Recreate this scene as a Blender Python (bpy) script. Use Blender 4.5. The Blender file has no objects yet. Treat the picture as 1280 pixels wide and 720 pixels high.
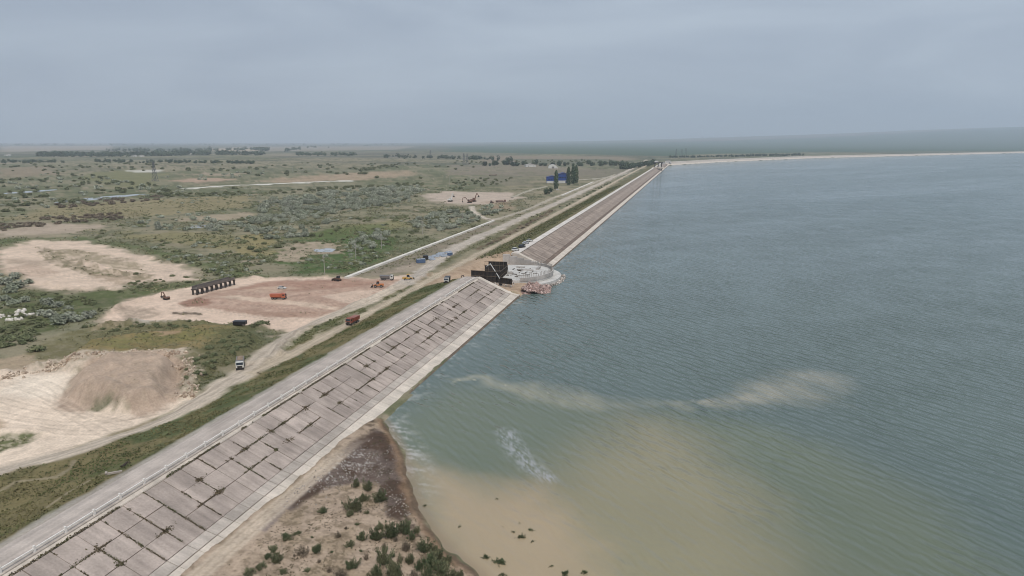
import bpy, bmesh, math, random
import numpy as np
from mathutils import Vector, Matrix
R = math.radians
random.seed(7); RNG = np.random.default_rng(7)
S = bpy.context.scene
COL = S.collection

# ------------------------------------------------------------------ camera
FPX = 853.0                                   # focal length in pixels of a 1280 px wide frame
PITCH = math.atan(183.0 / FPX)                # horizon 183 px above the centre
YAW = R(14.77)                                # the dam runs along +y, the camera looks left of it
CAMZ = 62.0                                   # above the water (z = 0)
cam = bpy.data.cameras.new('camera'); camo = bpy.data.objects.new('camera', cam); COL.objects.link(camo)
cam.sensor_width = 36; cam.lens = FPX / 1280 * 36
cam.clip_start = 1; cam.clip_end = 90000
camo.location = (0, 0, CAMZ); camo.rotation_euler = (math.pi / 2 - PITCH, 0, YAW)
S.camera = camo

# ------------------------------------------------------------------ sky, sun, exposure
SUN_EL, SUN_AZ = R(58), R(150)                # azimuth clockwise from +y: the sun stands high behind the camera
w = bpy.data.worlds.new('World'); S.world = w; w.use_nodes = True
nt = w.node_tree; nt.nodes.clear()
def nd(t, ty, **k):
    n = t.nodes.new(ty)
    for a, b in k.items(): setattr(n, a, b)
    return n
out = nd(nt, 'ShaderNodeOutputWorld'); bg = nd(nt, 'ShaderNodeBackground'); bg.inputs[1].default_value = 0.1
sky = nd(nt, 'ShaderNodeTexSky', sky_type='NISHITA', sun_disc=False, sun_elevation=SUN_EL, sun_rotation=SUN_AZ,
         air_density=1.0, dust_density=4.0, ozone_density=1.0)
tc = nd(nt, 'ShaderNodeTexCoord')
mp = nd(nt, 'ShaderNodeMapping'); mp.inputs['Scale'].default_value = (1.0, 1.0, 5.0)
nz = nd(nt, 'ShaderNodeTexNoise'); nz.inputs['Scale'].default_value = 2.2; nz.inputs['Detail'].default_value = 6; nz.inputs['Roughness'].default_value = .52
nz.inputs['Distortion'].default_value = .6
rp = nd(nt, 'ShaderNodeValToRGB')
rp.color_ramp.elements[0].position = .30; rp.color_ramp.elements[0].color = (2.28, 2.68, 3.34, 1)
rp.color_ramp.elements[1].position = .72; rp.color_ramp.elements[1].color = (3.36, 3.86, 4.46, 1)
mx = nd(nt, 'ShaderNodeMix', data_type='RGBA'); mx.inputs[0].default_value = .93
L = nt.links.new
L(tc.outputs['Generated'], mp.inputs[0]); L(mp.outputs[0], nz.inputs['Vector']); L(nz.outputs[0], rp.inputs[0])
L(sky.outputs[0], mx.inputs['A']); L(rp.outputs[0], mx.inputs['B']); L(mx.outputs['Result'], bg.inputs[0]); L(bg.outputs[0], out.inputs[0])

sun = bpy.data.lights.new('sun', 'SUN'); sun.energy = 1.5; sun.angle = R(14); sun.color = (1, .95, .88)
suno = bpy.data.objects.new('sun', sun); COL.objects.link(suno)
sd_ = Vector((math.sin(SUN_AZ) * math.cos(SUN_EL), math.cos(SUN_AZ) * math.cos(SUN_EL), math.sin(SUN_EL)))
suno.rotation_euler = sd_.to_track_quat('Z', 'Y').to_euler(); suno.location = (200, -200, 400)

vs = S.view_settings
vs.view_transform = 'Standard'; vs.look = 'None'; vs.exposure = 0.58; vs.gamma = 1; vs.use_curve_mapping = False
S.cycles.pixel_filter_type = 'BLACKMAN_HARRIS'; S.cycles.filter_width = 1.0
S.cycles.max_bounces = 5; S.cycles.diffuse_bounces = 2; S.cycles.glossy_bounces = 2
S.cycles.transparent_max_bounces = 8; S.cycles.volume_bounces = 2; S.cycles.sample_clamp_indirect = 6; S.cycles.sample_clamp_direct = 4

# ------------------------------------------------------------------ small maths
def lin(c): 
    c = np.asarray(c, float) / 255.0
    return np.where(c <= .04045, c / 12.92, ((c + .055) / 1.055) ** 2.4)
KL = 1.12
def C(r, g, b): return lin((r, g, b)) / KL     # colour of a surface from its look under this even light
def G(px, py, z=1.0):                          # where the line of sight through a pixel of the 1280x720 photo meets height z
    u = (px - 640) / FPX; v = (360 - py) / FPX
    fy = math.cos(PITCH) + v * math.sin(PITCH); fz = -math.sin(PITCH) + v * math.cos(PITCH)
    t = -(CAMZ - z) / fz
    X, Y = u * t, fy * t
    c, s = math.cos(YAW), math.sin(YAW)
    return (X * c - Y * s, X * s + Y * c)
def GP(pts, z=1.0): return np.array([G(a, b, z) for a, b in pts])
def sst(a, b, x):
    t = np.clip((x - a) / (b - a), 0, 1); return t * t * (3 - 2 * t)
def _h(ix, iy, seed):
    h = (ix.astype(np.int64) * 374761393 + iy.astype(np.int64) * 668265263 + seed * 974634777) & 0xffffffff
    h = ((h ^ (h >> 13)) * 1274126177) & 0xffffffff
    return (h ^ (h >> 16)) / 4294967296.0
def vn(x, y, seed=0):
    ix = np.floor(x); iy = np.floor(y); fx = x - ix; fy = y - iy
    fx = fx * fx * (3 - 2 * fx); fy = fy * fy * (3 - 2 * fy)
    a = _h(ix, iy, seed); b = _h(ix + 1, iy, seed); c = _h(ix, iy + 1, seed); d = _h(ix + 1, iy + 1, seed)
    return (a + (b - a) * fx) * (1 - fy) + (c + (d - c) * fx) * fy
def fbm(x, y, sc, octv=4, seed=0, gain=.55):
    s = 0; am = 1; tot = 0; f = 1.0 / sc
    ca, sa = .8, .6
    for o in range(octv):
        s = s + am * vn(x * f, y * f, seed + o * 17); tot += am; am *= gain
        x, y = x * ca - y * sa, x * sa + y * ca; f *= 2.03
    return s / tot
def sdpoly(x, y, P, marg=1e9):
    """signed distance, negative inside; only near the polygon"""
    out = np.full(x.shape, 1e6)
    lo = P.min(0) - marg; hi = P.max(0) + marg
    k = np.nonzero((x > lo[0]) & (x < hi[0]) & (y > lo[1]) & (y < hi[1]))[0]
    if len(k) == 0: return out
    X = x[k]; Y = y[k]; d2 = np.full(X.shape, 1e18); ins = np.zeros(X.shape, bool)
    n = len(P)
    for i in range(n):
        ax, ay = P[i]; bx, by = P[(i + 1) % n]
        ex, ey = bx - ax, by - ay
        t = np.clip(((X - ax) * ex + (Y - ay) * ey) / (ex * ex + ey * ey + 1e-9), 0, 1)
        d2 = np.minimum(d2, (X - ax - t * ex) ** 2 + (Y - ay - t * ey) ** 2)
        cnd = (ay > Y) != (by > Y)
        ins ^= cnd & (X < (bx - ax) * (Y - ay) / (by - ay + 1e-12) + ax)
    d = np.sqrt(d2); d[ins] *= -1
    out[k] = d; return out
def sdline(x, y, P, marg=60.0):
    """distance to a polyline and side offset (+ = right of travel)"""
    out = np.full(x.shape, 1e6); side = np.zeros(x.shape)
    lo = P.min(0) - marg; hi = P.max(0) + marg
    k = np.nonzero((x > lo[0]) & (x < hi[0]) & (y > lo[1]) & (y < hi[1]))[0]
    if len(k) == 0: return out, side
    X = x[k]; Y = y[k]; d = np.full(X.shape, 1e9); sg = np.zeros(X.shape)
    for i in range(len(P) - 1):
        ax, ay = P[i]; ex, ey = P[i + 1] - P[i]
        t = np.clip(((X - ax) * ex + (Y - ay) * ey) / (ex * ex + ey * ey + 1e-9), 0, 1)
        dd = np.hypot(X - ax - t * ex, Y - ay - t * ey)
        c = np.sign((X - ax) * ey - (Y - ay) * ex)
        m = dd < d; d[m] = dd[m]; sg[m] = c[m]
    out[k] = d; side[k] = d * sg; return out, side
def smooth_line(P, n=3):
    P = np.asarray(P, float)
    for _ in range(n):
        Q = [P[0]]
        for i in range(len(P) - 1):
            Q += [P[i] * .75 + P[i + 1] * .25, P[i] * .25 + P[i + 1] * .75]
        Q.append(P[-1]); P = np.array(Q)
    return P

# ------------------------------------------------------------------ object helpers
def tag(o, label=None, cat=None, group=None, kind=None):
    if label: o['label'] = label
    if cat: o['category'] = cat
    if group: o['group'] = group
    if kind: o['kind'] = kind
    return o
def link(name, me, mat=None, parent=None):
    o = bpy.data.objects.new(name, me); COL.objects.link(o)
    if mat is not None and me is not None and len(me.materials) == 0: me.materials.append(mat)
    if parent is not None: o.parent = parent
    return o
def empty(name, loc=(0, 0, 0), rz=0.0):
    o = bpy.data.objects.new(name, None); COL.objects.link(o); o.empty_display_size = .5
    o.location = loc; o.rotation_euler = (0, 0, rz); return o
def copy_tree(o, parent=None):
    c = o.copy(); COL.objects.link(c)
    if parent is not None: c.parent = parent
    for ch in list(o.children): copy_tree(ch, c)
    return c
def np_mesh(name, V, Fq, smooth=False):
    """mesh from numpy verts and an (n,3) or (n,4) face array"""
    V = np.asarray(V, np.float32); Fq = np.asarray(Fq, np.int32)
    me = bpy.data.meshes.new(name); k = Fq.shape[1]
    me.vertices.add(len(V)); me.vertices.foreach_set('co', V.ravel())
    me.loops.add(Fq.size); me.loops.foreach_set('vertex_index', Fq.ravel())
    me.polygons.add(len(Fq)); me.polygons.foreach_set('loop_start', np.arange(0, Fq.size, k, dtype=np.int32))
    me.update(calc_edges=True)
    if smooth: me.polygons.foreach_set('use_smooth', np.ones(len(Fq), bool))
    me.validate(); return me
def set_col(me, cols, name='col'):
    a = me.color_attributes.new(name, 'FLOAT_COLOR', 'POINT')
    c4 = np.ones((len(me.vertices), 4), np.float32); c4[:, :3] = cols
    a.data.foreach_set('color', c4.ravel())
class MB:
    def __init__(s): s.v = []; s.f = []
    def add(s, V, F):
        n = len(s.v); s.v += [tuple(p) for p in V]; s.f += [tuple(i + n for i in f) for f in F]; return s
    def hexa(s, P): return s.add(P, [(0, 3, 2, 1), (4, 5, 6, 7), (0, 1, 5, 4), (1, 2, 6, 5), (2, 3, 7, 6), (3, 0, 4, 7)])
    def box(s, x0, x1, y0, y1, z0, z1):
        return s.hexa([(x0, y0, z0), (x1, y0, z0), (x1, y1, z0), (x0, y1, z0), (x0, y0, z1), (x1, y0, z1), (x1, y1, z1), (x0, y1, z1)])
    def taper(s, x0, x1, y0, y1, z0, z1, ix0, ix1, iy):   # box whose top is drawn in
        return s.hexa([(x0, y0, z0), (x1, y0, z0), (x1, y1, z0), (x0, y1, z0), (x0 + ix0, y0 + iy, z1), (x1 - ix1, y0 + iy, z1), (x1 - ix1, y1 - iy, z1), (x0 + ix0, y1 - iy, z1)])
    def prof(s, pts, y0, y1):                             # x-z outline pushed along y
        n = len(pts); V = [(a, y0, b) for a, b in pts] + [(a, y1, b) for a, b in pts]
        F = [tuple(range(n)), tuple(range(2 * n - 1, n - 1, -1))] + [(i, i + n, (i + 1) % n + n, (i + 1) % n) for i in range(n)]
        return s.add(V, F)
    def tube(s, a, b, r, r2=None, n=7):
        a = Vector(a); b = Vector(b); r2 = r if r2 is None else r2
        q = (b - a).to_track_quat('Z', 'Y'); V = []
        for p, rr in ((a, r), (b, r2)):
            for i in range(n):
                t = 2 * math.pi * i / n; V.append(p + q @ Vector((math.cos(t) * rr, math.sin(t) * rr, 0)))
        return s.add(V, [(i, (i + 1) % n, n + (i + 1) % n, n + i) for i in range(n)] + [tuple(range(n - 1, -1, -1)), tuple(range(n, 2 * n))])
    def bar(s, a, b, wd, ht):                             # square bar between two points
        a = Vector(a); b = Vector(b); d = (b - a).normalized(); up = Vector((0, 0, 1))
        if abs(d.z) > .95: up = Vector((1, 0, 0))
        e = d.cross(up).normalized() * wd / 2; u = e.cross(d).normalized() * ht / 2
        return s.hexa([a - e - u, b - e - u, b + e - u, a + e - u, a - e + u, b - e + u, b + e + u, a + e + u])
    def mesh(s, name):
        me = bpy.data.meshes.new(name); me.from_pydata(s.v, [], s.f); me.update()
        bm = bmesh.new(); bm.from_mesh(me); bmesh.ops.recalc_face_normals(bm, faces=bm.faces); bm.to_mesh(me); bm.free()
        return me
    def build(s, name, mat=None, parent=None): return link(name, s.mesh(name), mat, parent)

# ------------------------------------------------------------------ materials
def new_mat(name):
    m = bpy.data.materials.new(name); m.use_nodes = True; t = m.node_tree; t.nodes.clear()
    o = nd(t, 'ShaderNodeOutputMaterial'); p = nd(t, 'ShaderNodeBsdfPrincipled'); t.links.new(p.outputs[0], o.inputs[0])
    p.inputs['Specular IOR Level'].default_value = .25
    return m, t, p
def vary(t, src, scale, amt, coord, detail=4, lo=.3, hi=.7):
    """multiply a colour socket by 1 +- amt noise"""
    n = nd(t, 'ShaderNodeTexNoise'); n.inputs['Scale'].default_value = scale; n.inputs['Detail'].default_value = detail
    t.links.new(coord, n.inputs['Vector'])
    r = nd(t, 'ShaderNodeMapRange'); r.inputs[1].default_value = lo; r.inputs[2].default_value = hi
    r.inputs[3].default_value = 1 - amt; r.inputs[4].default_value = 1 + amt
    t.links.new(n.outputs[0], r.inputs[0])
    v = nd(t, 'ShaderNodeVectorMath', operation='SCALE'); t.links.new(src, v.inputs[0]); t.links.new(r.outputs[0], v.inputs['Scale'])
    return v.outputs[0], n.outputs[0]
MATS = {}
def simple(name, col, rough=.7, metal=0.0, noise=.15, scale=1.2, rand=0.0, spec=.3):
    if name in MATS: return MATS[name]
    m, t, p = new_mat(name); p.inputs['Roughness'].default_value = rough; p.inputs['Metallic'].default_value = metal
    p.inputs['Specular IOR Level'].default_value = spec
    rgb = nd(t, 'ShaderNodeRGB'); rgb.outputs[0].default_value = (*[float(c) for c in col], 1)
    g = nd(t, 'ShaderNodeTexCoord'); src = rgb.outputs[0]
    if noise: src, _ = vary(t, src, scale, noise, g.outputs['Object'])
    if rand:
        oi = nd(t, 'ShaderNodeObjectInfo'); r = nd(t, 'ShaderNodeMapRange')
        r.inputs[3].default_value = 1 - rand; r.inputs[4].default_value = 1 + rand; t.links.new(oi.outputs['Random'], r.inputs[0])
        v = nd(t, 'ShaderNodeVectorMath', operation='SCALE'); t.links.new(src, v.inputs[0]); t.links.new(r.outputs[0], v.inputs['Scale']); src = v.outputs[0]
    t.links.new(src, p.inputs['Base Color']); MATS[name] = m; return m
def bumpy(t, p, coord, layers):
    """layers: (scale, strength-metres)"""
    prev = None
    for sc, dist in layers:
        n = nd(t, 'ShaderNodeTexNoise'); n.inputs['Scale'].default_value = sc; n.inputs['Detail'].default_value = 3
        t.links.new(coord, n.inputs['Vector'])
        b = nd(t, 'ShaderNodeBump'); b.inputs['Distance'].default_value = dist; b.inputs['Strength'].default_value = 1
        t.links.new(n.outputs[0], b.inputs['Height'])
        if prev is not None: t.links.new(prev, b.inputs['Normal'])
        prev = b.outputs[0]
    t.links.new(prev, p.inputs['Normal'])
def ground_mat():
    m, t, p = new_mat('earth_and_grass'); p.inputs['Roughness'].default_value = .95; p.inputs['Specular IOR Level'].default_value = .1
    a = nd(t, 'ShaderNodeVertexColor', layer_name='col'); g = nd(t, 'ShaderNodeNewGeometry')
    s, _ = vary(t, a.outputs[0], 1.9, .13, g.outputs['Position'], 5)
    s, _ = vary(t, s, .35, .10, g.outputs['Position'], 5)
    s, _ = vary(t, s, .06, .10, g.outputs['Position'], 4)
    t.links.new(s, p.inputs['Base Color'])
    bumpy(t, p, g.outputs['Position'], [(.5, .22), (2.2, .10)])
    return m
M_GROUND = ground_mat()
# ================================================================== THE LAND
X_RAIL, Z_CREST = -84.5, 7.0
Y_CUT0, Y_CUT1, Y_END = 266.0, 328.5, 1900.0       # the dam is cut open between these two
FARDAM = np.array([(-84, Y_END), (60, 2250), (420, 2880), (1800, 4560), (3300, 6100), (6500, 9000)], float)
SHORE = np.vstack([GP([(480, 527), (492, 545), (505, 570), (513, 600), (522, 632), (538, 660), (562, 690), (600, 720)], 0),
                   [(-18, 66), (-8, 30), (-22, -40), (-66, -90)]])
RESERVOIR = np.vstack([[(-66.3, 1890)], SHORE, [(-66.3, -3000), (9000, -3000), (9000, 8600)],
                       FARDAM[::-1][:-1] + np.array([14, -12])])
PLATEAU = GP([(70, 447), (110, 425), (180, 414), (262, 404), (300, 408), (322, 416), (312, 432), (292, 446), (262, 470), (232, 492), (226, 462), (205, 446), (150, 447), (118, 452), (92, 458)], 3)
HEAP = GP([(72, 500), (86, 474), (118, 452), (170, 445), (210, 446), (231, 458), (226, 480), (217, 500), (190, 512), (150, 516), (105, 509)], 1.5)
PITC = GP([(-120, 470), (-40, 462), (20, 464), (60, 466), (95, 462), (82, 488), (90, 508), (150, 517), (215, 502), (250, 498), (230, 515), (180, 540), (90, 568), (-60, 612), (-160, 620)], 1)
BERM2 = GP([(0, 300), (100, 296), (200, 310), (330, 347), (322, 352), (190, 318), (90, 303), (0, 308)], 1)

BANKS = [(smooth_line(GP(p_, 1)), h_) for p_, h_ in (
    ([(122, 410), (160, 405), (205, 404), (262, 408), (330, 410)], 1.6), ([(132, 394), (150, 384), (172, 376), (206, 367)], 1.4), ([(300, 352), (360, 347), (420, 346)], 1.2),
    ([(0, 338), (30, 346), (60, 356), (100, 362), (150, 360)], 1.3), ([(45, 308), (90, 320), (130, 338), (190, 346)], 1.5), ([(60, 300), (120, 301), (170, 314), (225, 332)], 1.1),
    ([(0, 540), (30, 537), (52, 540)], 1.0), ([(430, 392), (470, 374), (512, 354), (540, 346)], 1.0), ([(345, 446), (360, 428), (385, 412)], 1.0), ([(318, 458), (340, 452), (352, 448)], 1.1), ([(0, 466), (30, 462), (60, 458)], 1.6))]
def height(x, y):
    x = np.asarray(x, float); y = np.asarray(y, float)
    r = np.hypot(x, y)
    base = 1 + .9 * (fbm(x, y, 90, 4, 3) - .5) + .25 * (fbm(x, y, 7, 3, 5) - .5) + 2.5 * sst(500, 2500, r) * (fbm(x, y, 500, 3, 8) - .35)
    base = np.maximum(base, .45)
    # downstream slope and berm of the dam
    wob = 1.6 * (fbm(x, y, 14, 3, 21) - .5)
    prof = np.interp(x, [-128, -120, -106, -91.2, -86, -84.6, -80, -72], [0.6, 2.3, 2.6, 6.86, 6.9, 5.5, -.5, -2])
    prof = prof + wob * sst(-104, -108, x) * .35 + (fbm(x, y, 3.2, 3, 31) - .5) * .35 * sst(-91.5, -94, x) * sst(-106, -103, x)
    end = sst(Y_END + 60, Y_END, y)
    gap = sst(Y_CUT0 - 3, Y_CUT0 + 4, y) * sst(Y_CUT1 + 6, Y_CUT1 - 3, y) * sst(-104, -97, x)
    prof = prof * (1 - gap) + gap * np.minimum(prof, 2.2 + .5 * (fbm(x, y, 5, 3, 4) - .5))
    z = np.where((x > -129) & (x < -66) & (y < Y_END + 60), np.maximum(base * sst(-86, -92, x) - 3 * sst(-92, -84, x), prof * end + base * (1 - end)), base)
    # borrow pit, spoil heap, plateau
    near = (r < 420) & (x < -100)
    if near.any():
        xn = x[near]; yn = y[near]; zn = z[near]
        wx = xn + 3.5 * (fbm(xn, yn, 9, 4, 40) - .5); wy = yn + 3.5 * (fbm(xn, yn, 9, 4, 41) - .5)
        sp = sdpoly(wx, wy, PLATEAU, 20); sh = sdpoly(wx, wy, HEAP, 20); sq = sdpoly(wx, wy, PITC, 30)
        m = sst(6, -6, sq); zn = zn * (1 - m) + m * (.55 + .25 * fbm(xn, yn, 12, 3, 44))
        zn = np.maximum(zn, sst(2.5, -3.0, sp) * (3.6 + 1.6 * (fbm(xn, yn, 8, 4, 45) - .5)))
        zn = np.maximum(zn, .6 + 4.6 * sst(.6, -6, sh) * (.62 + .75 * fbm(xn, yn, 6, 5, 46)) + 1.3 * sst(0, -3, sh) * (fbm(xn * 1.0 + yn * .3, yn * .55, 2.6, 4, 48) - .5))
        # broken rim above the pit
        rim = sst(6, 1, np.abs(sp)) * sst(14, 4, np.abs(sq))
        zn = zn + rim * 1.6 * (fbm(xn, yn, 2.2, 4, 47) - .45)
        for ln_, hh_ in BANKS:
            d_, _ = sdline(wx, wy, ln_, 6); zn = zn + hh_ * sst(3.0, .3, d_) * np.clip(2.2 * fbm(xn, yn, 3.5, 4, 49) - .45, 0, 1.3)
        sb = sdpoly(wx, wy, BERM2, 14); zn = zn + 1.3 * sst(2, -3, sb)
        z[near] = zn
    # reservoir bed, beach and shore
    wet = (x > -86)
    sd = sdpoly(x[wet] + 1.6 * (fbm(x[wet], y[wet], 5, 3, 50) - .5), y[wet] + 1.6 * (fbm(x[wet], y[wet], 5, 3, 51) - .5), RESERVOIR, 400)
    sd = np.where((y[wet] > 150) & (x[wet] > -66.6) & (y[wet] < Y_END - 40) & (x[wet] < -40), -(x[wet] + 66.0) * 1.5 - .8, sd)
    sd = np.where(sd > 9e5, np.where(z[wet] > -99, 400.0, 0), sd)
    xw = x[wet]; yw = y[wet]
    inr = sd < 0
    bz = np.interp(sd, [-60, -12, -1.2, 0, 1.0, 3, 14, 40], [-4, -1.0, -.16, 0, .32, .5, .95, 1.3]) + (.22 * (fbm(xw, yw, 2.4, 4, 52) - .5) + .4 * (fbm(xw, yw, 9, 3, 53) - .5)) * sst(1, 5, sd)
    cap = np.interp(xw + (1.8 * (fbm(xw, yw, 6, 3, 56) - .5) + .7 * (fbm(xw, yw, 1.2, 3, 57) - .5)) * (xw > -71) * (yw < 140), [-86, -84, -80, -72, -69.4, -68.4, -67.4], [6, 4, 2, -.8, -.6, .55, 3])
    zz = np.where(yw < 180, np.minimum(bz, np.where(xw < -66.9, cap, 9)), np.minimum(np.where(inr, bz, z[wet]), np.where(xw < -66.9, np.where(yw < Y_END, cap, 9), 9)))
    ing = (yw > Y_CUT0 - 1) & (yw < Y_CUT1 + 1) & (xw < -64)
    zz = np.where(ing, 2.5 * sst(-64.5, -69, xw) - .8, zz)
    keep = (yw < Y_END) | inr
    z[wet] = np.where(keep, zz, z[wet])
    # far rising ground to the right
    az = np.degrees(np.arctan2(x, y))
    top = np.interp(az, [-180, -60, -26, -12, -5, 3, 12, 22, 45, 180], [0, 0, 0, 60, 120, 230, 360, 500, 600, 600])
    z = z + top * sst(6500, 24000, r) * (.9 + .25 * (fbm(x, y, 5000, 3, 60) - .5)) * (r > 5000)
    return z
def hz1(x, y): return float(height(np.array([x]), np.array([y]))[0])

# ---- tracks: name, centre line, half width, colour
P_PALE = C(203, 188, 170); P_SAND = C(205, 187, 168); P_BROWN = C(168, 138, 120); P_GREY = C(176, 168, 158)
R1 = smooth_line(GP([(-160, 628), (-60, 604), (60, 572), (130, 552), (200, 528), (262, 498), (312, 468), (340, 442), (362, 420), (392, 404), (430, 391), (470, 374), (506, 356)], 1.5))
R2 = smooth_line(np.vstack([GP([(318, 466), (352, 449), (400, 424), (450, 397), (515, 363)], 2.4), [(-111, 300), (-110, 350), (-111, 600), (-113, 900), (-118, 1300), (-118, 1880)]]))
R3 = smooth_line(np.vstack([GP([(505, 357), (520, 348)], 1.2), [(-128, 330), (-134, 380), (-134, 500), (-133, 700), (-134, 1000), (-136, 1400), (-140, 1900), (-160, 2400)]]))
R3B = smooth_line(np.vstack([GP([(612, 275), (628, 273), (660, 262), (690, 248)], 1), [(-148, 760), (-146, 1000), (-143, 1300)]]))
R4 = smooth_line(GP([(590, 258), (589, 264), (597, 268), (604, 273), (614, 275)], 1))
R5 = smooth_line(GP([(226, 236.5), (268, 233.5), (300, 231.5), (306, 232), (340, 230), (400, 227.5), (440, 226)], 1))
R6 = smooth_line(GP([(640, 247), (662, 238), (684, 233)], 1))
R7 = smooth_line(GP([(700, 224.5), (735, 225), (765, 221.5), (790, 216)], 1))
ROADS = [('haul_road', R1, 3.6, P_PALE), ('berm_track', R2, 2.4, C(196, 180, 158)), ('gravel_road', R3, 4.4, C(196, 184, 170)),
         ('side_track', R3B, 2.6, C(186, 175, 158)), ('winding_track', R4, 3.2, C(205, 192, 175)), ('white_road', R5, 5.0, C(222, 218, 208)),
         ('field_track', R6, 2.0, C(180, 172, 155)), ('village_track', R7, 2.5, C(185, 177, 162))]

# ---- painted ground cover: polygons in the plane, soft and broken edges
PAINT = []
def area(pts, col, soft=4, warp=10, wsc=25, amt=1.0, tex=.0, z=1.0):
    col = np.asarray(col)
    if col[0] > .42 and soft < 6: PAINT.append((GP(pts, z), col * .86, soft * 3, warp * 1.5, wsc * 1.3, amt * .55, .5))
    PAINT.append((GP(pts, z), col, soft, warp, wsc, amt, tex))
# fields and patches far out
area([(560, 183), (660, 181), (1000, 181), (1330, 180), (1340, 188), (1010, 190.5), (830, 195), (720, 193), (560, 190)], C(82, 100, 84), 60, 200, 600, .9)
area([(240, 187), (300, 183.5), (520, 183), (500, 187), (300, 190)], C(148, 140, 126), 40, 60, 400)
area([(0, 183), (140, 182), (140, 187), (0, 190)], C(158, 148, 134), 40, 60, 400)
area([(255, 186), (320, 185), (320, 188.5), (255, 189)], C(175, 160, 138), 20, 60, 400)
area([(600, 195), (780, 196), (800, 200), (700, 206), (610, 203)], C(142, 130, 112), 30, 60, 200)
area([(640, 199), (760, 199), (790, 203), (640, 206)], C(112, 112, 92), 20, 60, 100)
area([(560, 206), (680, 207), (760, 214), (720, 222), (560, 218)], C(138, 128, 112), 10, 50, 60, .9, .5)
area([(600, 218), (670, 222), (660, 232), (590, 232)], C(128, 122, 104), 10, 50, 60, .8, .5)
area([(690, 214), (800, 211), (770, 222), (715, 226)], C(130, 122, 106), 8, 30, 40, .8, .5)
area([(0, 211), (60, 208), (70, 218), (0, 222)], C(150, 135, 115), 15, 60, 60, .8)
area([(118, 216), (160, 212), (205, 218), (175, 236), (112, 226)], C(128, 126, 92), 10, 40, 60, .9)
area([(205, 226), (250, 222), (300, 224), (255, 229)], C(185, 158, 138), 8, 30, 30, .9)
area([(160, 213), (205, 212), (203, 215), (165, 216)], C(205, 200, 188), 6, 25, 25, .9)
area([(320, 227), (360, 222), (430, 217), (505, 213), (520, 218), (445, 226), (340, 229)], C(178, 155, 132), 8, 40, 30, .8, .4)
area([(250, 217), (300, 216), (300, 219), (255, 220)], C(180, 160, 140), 8, 40, 30, .7)
area([(530, 243), (560, 239), (640, 241), (652, 248), (612, 256), (575, 256), (545, 252)], C(196, 178, 162), 5, 18, 18, .95, .3)
area([(600, 251), (640, 254), (640, 262), (615, 264)], C(165, 142, 120), 5, 18, 14, .7, .4)
area([(0, 275), (60, 258), (220, 247), (330, 243), (300, 258), (200, 270), (60, 276)], C(150, 138, 106), 8, 30, 40, .8)
area([(215, 273), (300, 266), (335, 268), (300, 274), (220, 277)], C(172, 156, 134), 5, 25, 20, .8)
area([(150, 292), (220, 288), (310, 296), (330, 312), (250, 308), (170, 298)], C(140, 132, 96), 5, 25, 20, .8)
area([(300, 296), (345, 290), (350, 300), (330, 325), (300, 318)], C(150, 138, 98), 4, 20, 16, .8)
area([(420, 284), (500, 274), (520, 280), (470, 288), (430, 292)], C(135, 130, 92), 4, 20, 16, .8)
area([(0, 288), (60, 280), (130, 281), (100, 290), (0, 296)], C(186, 168, 150), 4, 20, 16, .75)
# reeds and wet green hollow
area([(338, 322), (370, 296), (420, 285), (480, 290), (505, 305), (470, 330), (430, 343), (378, 344)], C(80, 100, 56), 4, 16, 14, .95, .4)
area([(345, 322), (352, 306), (388, 302), (428, 306), (430, 318), (395, 318), (375, 328), (350, 328)], C(176, 158, 138), 2, 9, 8, .9, .4)
area([(330, 300), (400, 288), (470, 280), (500, 292), (410, 300)], C(100, 110, 68), 4, 16, 14, .8, .4)
# green strip by the canal and the dyke of the plain
area([(430, 343), (520, 312), (600, 276), (612, 278), (520, 316), (440, 347)], C(128, 124, 96), 2, 7, 6, .8, .5)
area([(0, 300), (100, 296), (200, 310), (330, 347), (420, 346), (418, 352), (300, 350), (190, 318), (90, 304), (0, 310)], C(95, 106, 68), 3, 9, 10, .9, .4)
area([(0, 340), (40, 362), (100, 365), (150, 362), (190, 352), (260, 350), (250, 356), (205, 366), (150, 378), (110, 400), (60, 412), (0, 420)], C(92, 100, 64), 2.5, 9, 9, .95, .4)
# sand sites on the left
area([(0, 312), (45, 300), (110, 302), (165, 316), (225, 334), (262, 349), (225, 352), (172, 350), (152, 362), (95, 364), (45, 361), (28, 345), (0, 338)], C(220, 197, 176), 2.5, 10, 10, .97, .15)
area([(60, 313), (100, 311), (175, 330), (190, 340), (150, 336), (100, 325)], C(150, 138, 112), 2.0, 9, 7, .8, .5)
area([(42, 308), (75, 314), (122, 337), (192, 344), (182, 350), (112, 345), (62, 326)], C(132, 122, 96), 1.5, 7, 5, .85, .6)
area([(0, 336), (40, 330), (70, 338), (60, 346), (20, 344)], C(190, 166, 146), 1.5, 7, 5, .6, .5)
area([(110, 340), (150, 345), (175, 352), (140, 356)], C(165, 145, 122), 2.0, 8, 6, .7, .5)
area([(8, 322), (60, 326), (62, 333), (10, 330)], C(185, 165, 145), 2.0, 8, 6, .8, .3)
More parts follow.
